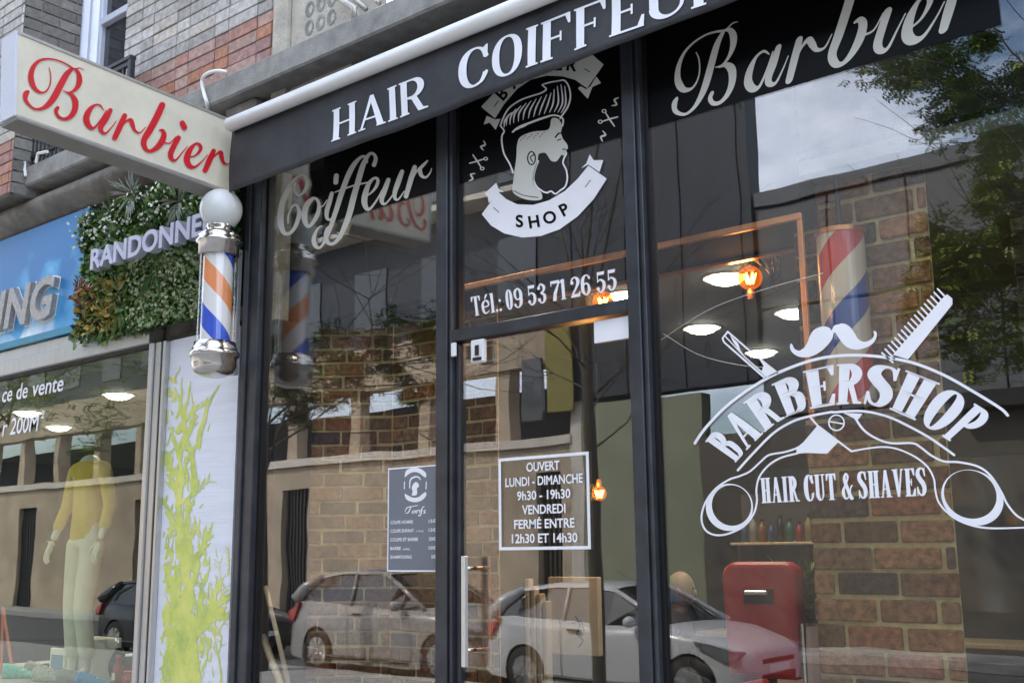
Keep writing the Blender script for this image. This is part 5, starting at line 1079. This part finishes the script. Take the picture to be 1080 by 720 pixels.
cd = thing('styling_counter', 'long dark styling counter along the rear of the barber shop', 'counter', (-2.5, 5, 0)); part('top', MT['wood'], cd, (-5, .8, 4.6, 5.1, .86, .9), b=.006); part('body', MT['darkin'], cd, (-4.98, .78, 4.65, 5.08, .03, .86)); 
part('mirror', MT['winglass'], cd, (-4.6, -3.4, 5.09, 5.1, 1.1, 2.3), (-3.1, -1.9, 5.09, 5.1, 1.1, 2.3), (-1.6, -.4, 5.09, 5.1, 1.1, 2.3))
q = MB(); p = at(840, 585, 2.6); pp = thing('potted_plant', 'leafy potted plant behind the red barber chair', 'plant', (p.x, 2.6, 0)); q.lathe((p.x, 2.6, .03), [(0, 0), (.14, 0), (.17, 1.1), (.15, 1.1), (.14, 1.0), (0, 1.0)], 24); q.build('pot', MT['plaster2'], pp)
q = MB()
for _ in range(150):
    d = Vector((random.gauss(0, 1), random.gauss(0, 1), abs(random.gauss(.4, .6)))).normalized()*random.uniform(.12, .3); leafq(q, (p.x+random.gauss(0, .05), 2.6+random.gauss(0, .05), 1.1+random.random()*.3), d, .02, (0, 0, 1), random.choice(GT))
q.build('leaves', MT['leaf'], pp, tones=True)
shf = thing('wall_shelf', 'dark wall shelf carrying a row of bottles above the potted plant', 'shelf', (-3, 3.2, 1.7)); sA, sB = at(770, 572, 3.2), at(858, 566, 3.2)
part('board', MT['wood'], shf, (sA.x, sB.x, 3.2, 3.4, sA.z-.02, sA.z), b=.004); part('bracket', MT['iron'], shf, (sA.x+.05, sA.x+.07, 3.22, 3.4, sA.z-.14, sA.z-.021)); part('bracket', MT['iron'], shf, (sB.x-.07, sB.x-.05, 3.22, 3.4, sA.z-.14, sA.z-.021)); part('back_panel', MT['darkin'], shf, (sA.x, sB.x, 3.401, 3.43, sA.z-.14, sA.z+.35))
BC = [((.05, .14, .35), 'blue'), ((.5, .5, .45), 'white'), ((.35, .16, .04), 'amber'), ((.05, .14, .35), 'blue'), ((.03, .03, .03), 'black'), ((.05, .25, .2), 'green'), ((.45, .05, .04), 'red'), ((.5, .45, .2), 'yellow')]
ordn = ['first', 'second', 'third', 'fourth', 'fifth', 'sixth', 'seventh', 'eighth']
for i, (c_, nm) in enumerate(BC):
    x = sA.x+.07+(sB.x-sA.x-.14)*i/7; hgt = .14+.05*((i*5) % 3)/2; r2 = .024+.006*((i*7) % 3)/2
    bt = thing('bottle', '%s lotion bottle, %s from the left on the dark wall shelf' % (nm, ordn[i]), 'bottle', (x, 3.29, sA.z), 'bottles on the wall shelf')
    MB().lathe((x, 3.29, sA.z), [(0, .001), (r2, .001), (r2, hgt*.7), (r2*.45, hgt*.82), (r2*.4, hgt*.9), (0, hgt*.9)], 16).build('flask', mat('lotion_'+nm, tuple(v*.4 for v in c_), .3, var=0), bt, smooth=True)
    MB().lathe((x, 3.29, sA.z), [(r2*.5, hgt*.9), (r2*.5, hgt), (0, hgt)], 12).build('cap', MT['plastic'], bt)
# a partition of grey panels behind the pillar
pw = thing('stone_feature_wall', 'dark rough stone wall section right of the brick pillar', 'wall', (-.6, 1.2, 0))
bricks('stonework', 'brick_i', pw, 2.3, .03, 3.2, lambda x, y, z: (-1.3+x, 1.3+y, z), course=.07, bl=.2, gap=.008, depth=.03, cols=[(.10, .095, .08), (.14, .13, .11), (.07, .065, .06)], b=.008, mort='mortar', jit=.2, rnd=.3)

# ================================================================== ACROSS THE STREET (seen in the glass)
def building(name, lab, x0, x1, y, z1, m, loc=None): 
    t = thing(name, lab, 'building', ((x0+x1)/2, -y, 0)); return t
FY = 14.0
ob = thing('opposite_building', 'cream plaster building with columned gallery, reflected in the shop windows', 'building', (-28, -FY, 0))
L0, L1_ = -75, -13.2
gates = [(at(297, 540, FY).x, at(325, 540, FY).x), (at(566, 540, FY).x, at(592, 540, FY).x), (-29, -27.2), (-36, -34.8), (-42, -40), (-50, -48.6)]
gates = sorted(gates); xs = [L0]+[v for g in gates for v in g]+[L1_]
part('ground_wall', MT['plaster'], ob, *[(xs[i], xs[i+1], -FY-.4, -FY, -.1, 3.75) for i in range(0, len(xs), 2)], *[(g[0], g[1], -FY-.4, -FY, 3.2, 3.75) for g in gates])
q = MB()
for g in gates:
    n = max(4, int((g[1]-g[0])/.12))
    for k in range(n): x = g[0]+(g[1]-g[0])*(k+.5)/n; q.box(x-.03, x+.03, -FY-.2, -FY-.15, -.05, 3.2)
    q.box(g[0], g[1], -FY-.3, -FY-.22, -.05, 3.2)
q.build('gate', MT['iron'], ob)
part('parapet_cap', MT['plaster2'], ob, (L0, L1_+.05, -FY-.5, -FY+.1, 3.76, 3.95)); part('gallery_floor', MT['plaster2'], ob, (L0, L1_, -FY-3, -FY-.5, 3.7, 3.8))
q = MB(); x = L0+1
while x < L1_: q.box(x, x+.34, -FY-.42, -FY-.08, 3.96, 5.45); x += 2.35
q.build('column', MT['plaster'], ob); part('upper_band', MT['plaster'], ob, (L0, L1_, -FY-.45, -FY, 5.46, 6.5)); part('recess_wall', MT['darkclad'], ob, (L0, L1_, -FY-3.1, -FY-3, 3.8, 5.5)); part('upper_wall', MT['darkclad'], ob, (L0, L1_, -FY-1.5, -FY-.2, 6.5, 12.5)); part('balcony_slab', MT['plaster2'], ob, (L0, L1_-.6, -FY-.19, -FY+.5, 9.3, 9.42))
q = MB(); x = L0+1
while x < L1_-2: 
    for z in (7.0, 9.8): q.box(x, x+1.1, -FY-.199, -FY-.16, z, z+1.5)
    x += 2.35
q.build('window', MT['winglass'], ob)
db = thing('dark_clad_building', 'tall dark slatted building reflected in the glass door and right window', 'building', (-11, -FY, 0)); e1 = at(805, 180, FY).x
q = MB(); q.box(L1_+.02, e1-.25, -FY-.35, -FY+.1, 4.6, 13); x = L1_+.2
while x < e1-.4: q.box(x, x+.02, -FY+.1, -FY+.13, 4.6, 13); x += 1.3
q.build('cladding', MT['darkclad'], db)
q = MB(); q.box(L1_+.02, at(615, 430, FY).x, -FY-4, -FY+.05, -.1, 4.6); q.build('base_wall', MT['plaster2'], db)
part('olive_wall', MT['olive'], db, (at(615, 430, FY).x+.02, at(742, 430, FY).x, -FY-.3, -FY+.05, -.1, 4.5)); part('olive_sign', mat('mustard_sign', (.22, .19, .05), .7), db, (at(583, 400, FY).x, at(610, 400, FY).x, -FY+.21, -FY+.26, 4.4, 6.4), b=.01)
part('shop_sign', MT['winglass'], db, (at(552, 400, FY).x, at(575, 400, FY).x, -FY+.06, -FY+.14, 4.3, 5.6), b=.01)
gb = thing('panel_clad_building', 'low grey panel clad building under the sky, reflected in the right window', 'building', (0, -FY, 0)); q = MB(); x = e1-.235
hB = 8.3
while x < 30:
    for z in np.arange(0, hB-1.5, 1.96): q.box(x+.01, x+1.38, -FY-.3, -FY, z+.02, z+1.93, b=.01)
    x += 1.4
q.build('cladding_panels', MT['panel'], gb); part('parapet', MT['panel'], gb, (e1-.2, 30, -FY-6, -FY+.06, 7.85, 8.12)); part('core', MT['darkclad'], gb, (e1-.3, 30, -FY-6, -FY-.36, 0, 7.84)); part('canopy', MT['plastic'], gb, (e1+3.2, 20, -FY, -FY+.6, 3.7, 3.95)); part('low_wall', mat('drab_render', (.13, .115, .095), .9, var=.15, scale=1), gb, (at(742, 430, FY).x+.02, 20, -FY+.01, -FY+.2, -.1, 3.65))

# ------------------------------------------------------------------ cars
def loft_car(name, label, x_front, yc, paint, kind, hs=.93, ls=1.):
    """front towards +X; length ~4.05"""
    t = thing(name, label, 'car', (x_front-2.03, yc, RZ), 'cars parked along the kerb'); gz = RZ
    # sections: x from front, half width low, z belt, z bottom
    L_ = 4.06; secs = [(0.0, .55, .62, .30), (.06, .70, .70, .22), (.25, .80, .78, .18), (.7, .85, .90, .17), (1.15, .865, .955, .17), (1.5, .87, .97, .17), (2.2, .875, .99, .17), (3.0, .875, 1.02, .17), (3.5, .865, 1.05, .18), (3.85, .83, 1.03, .22), (4.0, .76, .95, .28), (4.06, .62, .78, .34)]
    V = []; F = []; prof = [(-1, .0), (-1.0, .25), (-1.0, .55), (-.985, .8), (-.94, .95), (-.8, 1.0), (-.4, 1.02), (0, 1.025)]; prof = prof+[(-x, z) for x, z in prof[-2::-1]]; n = len(prof)
    for (sx, hw, zb_, z0_) in secs:
        for (a_, b3) in prof: V.append((x_front-sx, yc+a_*hw, gz+z0_+(zb_-z0_)*b3))
    for i in range(len(secs)-1):
        for k in range(n-1): F.append((i*n+k, (i+1)*n+k, (i+1)*n+k+1, i*n+k+1))
    F += [tuple(range(n)), tuple((len(secs)-1)*n+k for k in range(n-1, -1, -1))]
    body = obj('body', V, F, paint, t, smooth=True); cuts = []
    for wx in (.75, 3.25):
        me = MB().lathe((x_front-wx, yc, gz+.31), [(0, -1.2), (.35, -1.2), (.35, 1.2), (0, 1.2)], 28, ax='y'); c_ = me.build('cut', paint, None); cuts.append(c_)
        bm_ = body.modifiers.new('w', 'BOOLEAN'); bm_.operation = 'DIFFERENCE'; bm_.object = c_; bm_.solver = 'EXACT'
    dg = bpy.context.evaluated_depsgraph_get(); dg.update(); m2 = bpy.data.meshes.new_from_object(body.evaluated_get(dg)); body.modifiers.clear(); body.data = m2
    for c_ in cuts: bpy.data.objects.remove(c_)
    # greenhouse
    def gh(off, z_top, m, name_, inset=0.):
        S_ = [(1.12+off, .70, .945), (1.55+off*.6, .66, 1.20), (1.95, .60, 1.40), (2.3, .59, 1.45), (2.9, .585, 1.45), (3.45, .57, 1.40), (3.78-off*.4, .60, 1.20), (3.98-off, .66, 1.0)]
        V = []; F = []
        for i, (sx, hw, z) in enumerate(S_):
            zb_ = .95; zt_ = min(z, z_top); hb = .80 if 0 < i < 7 else .74
            V += [(x_front-sx, yc-hb+inset, gz+zb_), (x_front-sx, yc-hw+inset, gz+zt_-.03), (x_front-sx, yc-hw*.7, gz+zt_), (x_front-sx, yc+hw*.7, gz+zt_), (x_front-sx, yc+hw-inset, gz+zt_-.03), (x_front-sx, yc+hb-inset, gz+zb_)]
        for i in range(7):
            for k in range(5): F.append((i*6+k, (i+1)*6+k, (i+1)*6+k+1, i*6+k+1))
        F += [tuple(range(6)), tuple(42+k for k in range(5, -1, -1))]; return obj(name_, V, F, m, t, smooth=False)
    g_ = gh(0, 9, MT['carglass'], 'glazing')
    q = MB(); # roof skin + pillars
    rs = [(1.93, .60, 1.405), (2.3, .6, 1.462), (2.9, .6, 1.462), (3.5, .58, 1.40)]; V = []; F = []
    for sx, hw, z in rs: V += [(x_front-sx, yc-hw-.02, gz+z-.06), (x_front-sx, yc-hw*.97, gz+z-.015), (x_front-sx, yc-hw*.6, gz+z+.008), (x_front-sx, yc+hw*.6, gz+z+.008), (x_front-sx, yc+hw*.97, gz+z-.015), (x_front-sx, yc+hw+.02, gz+z-.06)]
    for i in range(3):
        for k in range(5): F.append((i*6+k, (i+1)*6+k, (i+1)*6+k+1, i*6+k+1))
    q.add(V, F)
    for s3 in (-1, 1):
        q.tube([(x_front-1.1, yc+s3*.76, gz+.955), (x_front-1.55, yc+s3*.69, gz+1.2), (x_front-1.96, yc+s3*.615, gz+1.385)], .032, 8)
        q.tube([(x_front-3.46, yc+s3*.595, gz+1.37), (x_front-3.75, yc+s3*.66, gz+1.2), (x_front-3.9, yc+s3*.76, gz+1.0)], [.05, .11, .13], 8)
        q.tube([(x_front-2.62, yc+s3*.815, gz+.98), (x_front-2.66, yc+s3*.615, gz+1.42)], .022, 8)
    q.build('roof', paint, t, smooth=True)
    for wx in (.75, 3.25):
        for s3 in (-1, 1):
            q = MB(); c_ = (x_front-wx, yc+s3*.76, gz+.31); q.lathe(c_, [(.2, -.1), (.3, -.1), (.315, -.06), (.315, .06), (.3, .1), (.2, .1)], 28, ax='y'); w_ = q.build('wheel', MT['rubber'], t, smooth=True)
            q = MB(); q.lathe(c_, [(0, -.1), (.2, -.095), (.21, -.1), (.21, .1), (.2, .095), (0, .1)], 28, ax='y')
            for k in range(9): a_ = k*.698; q.box(-.012, .012, -.112, .112, .05, .2, T=lambda x, y, z: (c_[0]+x*math.cos(a_)-z*math.sin(a_), c_[1]+y, c_[2]+x*math.sin(a_)+z*math.cos(a_)))
            q.build('hub_cap', MT['silver'], w_)
    for s3 in (-1, 1):
        P = [(-.06, .70), (-.12, .61), (-.32, .60), (-.62, .74), (-.66, .80), (-.40, .76)]
        q = MB(); q.prism([(x_front+x, gz+z) for x, z in P], yc+s3*.70, yc+s3*(.868), T=lambda x, y, z: (x, yc+(y-yc)*(.93+.07*min(1, (x_front-x)/.5)), z)); q.build('headlight', MT['headl'], t)
        q = MB(); q.prism([(x_front-x, gz+z) for x, z in ((3.72, .98), (4.03, .86), (4.02, .72), (3.85, .74))], yc+s3*.62, yc+s3*.868, T=lambda x, y, z: (x, yc+(y-yc)*(1 if x_front-x < 3.9 else .94), z)); q.build('tail_light', MT['taill'], t)
        q = MB(); q.ball((x_front-1.5, yc+s3*.95, gz+1.0), .1, 8, (.8, .9, .7)); q.build('wing_mirror', paint, t, smooth=True)
        q = MB(); q.tube([(x_front-1.25, yc+s3*.877, gz+.25), (x_front-1.28, yc+s3*.882, gz+.9)], .004, 4); q.tube([(x_front-2.6, yc+s3*.882, gz+.22), (x_front-2.62, yc+s3*.884, gz+.98)], .004, 4); q.tube([(x_front-1.3, yc+s3*.884, gz+.26), (x_front-3.0, yc+s3*.886, gz+.26)], .025, 6); q.box(x_front-2.5, x_front-2.3, yc+s3*.88-.01, yc+s3*.88+.012, gz+.84, gz+.87); q.build('door_trim', MT['plastic'], t)
    part('grille', MT['plastic'], t, (x_front-.02, x_front+.006, yc-.42, yc+.42, gz+.30, gz+.42), (x_front-.05, x_front+.004, yc-.4, yc+.4, gz+.53, gz+.60), b=.01)
    part('number_plate', MT['vinylw'], t, (x_front+.007, x_front+.014, yc-.26, yc+.26, gz+.43, gz+.52), b=.002)
    q = MB(); q.tube([(x_front-2.0, yc, gz+1.43), (x_front-2.35, yc, gz+1.62)], .004, 5); q.build('aerial', MT['plastic'], t)
    t.scale = (ls, 1, hs)
    return t
CYR = -8.0
xf = at(814, 690, 7.6).x; xr_c = at(532, 680, 7.2).x
loft_car('parked_car', 'white hatchback parked at the kerb, reflected in the glass door', xf, CYR, MT['carw'], 'h', .93, .945)
xf2 = at(519, 660, 7.5).x; loft_car('parked_car', 'white car with roof aerial parked behind the hatchback, reflected in the left window', xf2, CYR-.1, mat('pearl_car_paint', (.36, .345, .33), .2, var=.02, spec=.7), 'h', 1.04, 1.)
loft_car('parked_car', 'dark car parked further left, reflected in the sports shop window', xf2-5.6, CYR-.1, MT['card'], 'h')
# mean kerb shrub / bollards: two thin bollards on the far pavement
# ------------------------------------------------------------------ trees
def tree(label, x, y, h_tr, blobs, nleaf, tones, seed, trunk_r=.13, leaf=.10, bare=0, name='street_tree'):
    rd = random.Random(seed); t = thing(name, label, 'tree', (x, y, 0), 'street trees along the kerb'); q = MB()
    top = Vector((x+rd.uniform(-.2, .2), y, h_tr)); base = Vector((x, y, -.05)); mid_ = (base+top)/2+Vector((.06, .03, 0))
    q.tube(spl([base, base+Vector((0, 0, .3)), mid_, top], 4), [trunk_r*(1.25-.5*i/12) for i in range(13)], 12)
    tips = []
    def br(p, d, r, l, dep):
        e_ = p+d*l*.5+Vector((rd.uniform(-.1, .1), rd.uniform(-.1, .1), rd.uniform(-.02, .1)))*l; e2 = e_+(d+Vector((rd.uniform(-.3, .3), rd.uniform(-.3, .3), .15))).normalized()*l*.5
        q.tube([p, e_, e2], [r, r*.75, r*.5], 6, cap=False); tips.append((e_, e2))
        if dep > 0:
            for _ in range(3 if dep > 1 else 4): br(e2 if rd.random() < .6 else e_, (d+Vector((rd.gauss(0, .6), rd.gauss(0, .6), rd.gauss(.1, .4)))).normalized(), r*.55, l*rd.uniform(.55, .8), dep-1)
    for (bx, by, bz, br_) in blobs:
        c = Vector((bx, by, bz)); p = base.lerp(top, rd.uniform(.72, 1)); d = (c-p); l = d.length; br(p, d.normalized(), trunk_r*.28*min(1, .45+br_*.4), max(.4, l*.75), 2)
    if bare:
        for k in range(bare):
            a_ = rd.uniform(0, 6.28); p = base.lerp(top, rd.uniform(.55, 1)); br(p, Vector((math.cos(a_), math.sin(a_), rd.uniform(.3, 1.0))).normalized(), trunk_r*.16, rd.uniform(.6, 1.2), 3)
    q.build('trunk', MT['bark'], t, smooth=True)
    lq = MB(); tot = sum(b3[3]**1.2 for b3 in blobs) or 1
    for (bx, by, bz, br_) in blobs:
        n = int(nleaf*br_**1.2/tot/7); nsub = max(9, int(br_*9)); subs = []
        for _ in range(nsub):
            v = Vector((rd.gauss(0, 1), rd.gauss(0, 1), rd.gauss(0, .75))).normalized()*br_*rd.uniform(.35, 1.0); subs.append((Vector((bx, by, bz))+v, br_*rd.uniform(.2, .42)))
        for _ in range(n):
            c, r2 = rd.choice(subs); p = c+Vector((rd.gauss(0, .5), rd.gauss(0, .5), rd.gauss(0, .4)))*r2
            d = Vector((rd.gauss(0, 1), rd.gauss(0, 1), rd.gauss(-.2, .35))).normalized(); side = d.cross(Vector((0, 0, 1))).normalized() if abs(d.z) < .95 else Vector((1, 0, 0)); g = rd.uniform(.7, 1.35); tn = rd.choice(tones); tn = tuple(v*g for v in tn)
            for k in range(7):   # compound leaf: leaflets in pairs along a stalk
                a2 = p+d*leaf*.55*(k//2+.5); dd = (side*(1 if k % 2 else -1)+d*.5+Vector((0, 0, -.15))).normalized()*leaf if k < 6 else d*leaf
                lq.add([a2, a2+dd*.5+d*leaf*.24, a2+dd, a2+dd*.5-d*leaf*.24], [(0, 1, 2, 3)], tn)
    if blobs: lq.build('crown', MT['leaf'], t, tones=True)
    return t
LT = [(.05, .11, .02), (.04, .085, .02), (.07, .13, .02), (.10, .15, .02), (.03, .07, .015)]
LY = [(.20, .30, .04), (.13, .23, .03), (.30, .34, .04), (.08, .15, .02)]
TY = 5.6
tx = at(630, 640, TY).x
tree('tree with bare lower twigs and a high leafy crown, trunk reflected in the glass door', tx, -TY, 4.6, [(tx-1.5, -6.6, 8.2, 1.9), (tx+1.2, -6.2, 8.8, 2.0), (tx+.2, -7.0, 10.6, 1.7)], 42000, LT, 3, .075, .085, bare=12)
def _b(X, Y, e):
    v = at(X, Y, e); return (v.x, -e, v.z)
p = at(1010, 250, 5.4)
tree('leafy tree near the right window, its feathery leaves reflected above the comb', p.x+1.7, -5.7, 4.0, [(*_b(1030, 270, 5.3), .5), (*_b(1050, 230, 5.4), .55), (*_b(1060, 330, 5.3), .5), (*_b(985, 300, 5.2), .3), (*_b(1100, 300, 5.5), .8), (*_b(990, 60, 5.5), .6), (*_b(1070, 90, 5.6), .7), (p.x+2.8, -6.4, 8.0, 1.5)], 80000, LY, 5, .07, .06)
p = at(390, 395, 6.0)
tree('leafy tree further left, reflected over the brick wall in the left window', p.x-2.2, -6.0, 3.4, [(*_b(385, 375, 6), .6), (*_b(430, 360, 6), .7), (*_b(345, 380, 6), .7), (*_b(445, 415, 6), .35), (*_b(290, 430, 6.2), .8), (p.x-3.4, -6, 5.6, 1.2), (p.x-3.0, -6.6, 8.0, 1.5)], 60000, LT, 8, .12, .062)
p = at(60, 430, 6.0)
tree('leafy tree furthest left, reflected in the sports shop window', p.x-6, -6.2, 3.4, [(p.x, -6.2, 5.2, 1.7), (p.x+3, -6.4, 5.8, 1.5), (p.x-3.5, -6, 5.5, 1.8)], 16000, LY, 11, .13, .1)

# ================================================================== LIGHT
SUN = Vector((-.45, .62, .80)).normalized()
el = math.asin(SUN.z); az = math.atan2(SUN.x, SUN.y)
w = bpy.data.worlds.new('World'); S.world = w; w.use_nodes = True; N = w.node_tree.nodes; L = w.node_tree.links
bg = N['Background']; sky = N.new('ShaderNodeTexSky'); sky.sky_type = 'NISHITA'; sky.sun_disc = False; sky.sun_elevation = el; sky.sun_rotation = az; sky.air_density = 1.0; sky.dust_density = 1.6
tc = N.new('ShaderNodeTexCoord'); mp = N.new('ShaderNodeMapping'); mp.inputs['Scale'].default_value = (1.6, 1.6, 3.5); L.new(tc.outputs['Generated'], mp.inputs[0])
cl = N.new('ShaderNodeTexNoise'); cl.inputs['Scale'].default_value = 1.9; cl.inputs['Detail'].default_value = 8; cl.inputs['Roughness'].default_value = .55; L.new(mp.outputs[0], cl.inputs['Vector'])
rp = N.new('ShaderNodeValToRGB'); rp.color_ramp.elements[0].position = .38; rp.color_ramp.elements[1].position = .66; L.new(cl.outputs[0], rp.inputs[0])
mx_ = N.new('ShaderNodeMix'); mx_.data_type = 'RGBA'; L.new(rp.outputs[0], mx_.inputs[0]); L.new(sky.outputs[0], mx_.inputs[6]); mx_.inputs[7].default_value = (10., 10.6, 12.4, 1)
L.new(mx_.outputs[2], bg.inputs[0]); bg.inputs[1].default_value = .15
sl_ = bpy.data.lights.new('sun', 'SUN'); sl_.energy = 2.0; sl_.angle = R(.6); sl_.color = (1, .94, .84); so = bpy.data.objects.new('sun', sl_); COL.objects.link(so)
so.rotation_euler = SUN.to_track_quat('Z', 'Y').to_euler(); so.location = (-5, 20, 20)
S.view_settings.view_transform = 'Standard'; S.view_settings.look = 'None'; S.view_settings.gamma = 1; S.view_settings.use_curve_mapping = False
S.view_settings.exposure = 1.58
S.cycles.max_bounces = 10; S.cycles.transparent_max_bounces = 24; S.cycles.glossy_bounces = 5; S.cycles.diffuse_bounces = 3; S.cycles.sample_clamp_indirect = 6; S.cycles.use_denoising = True
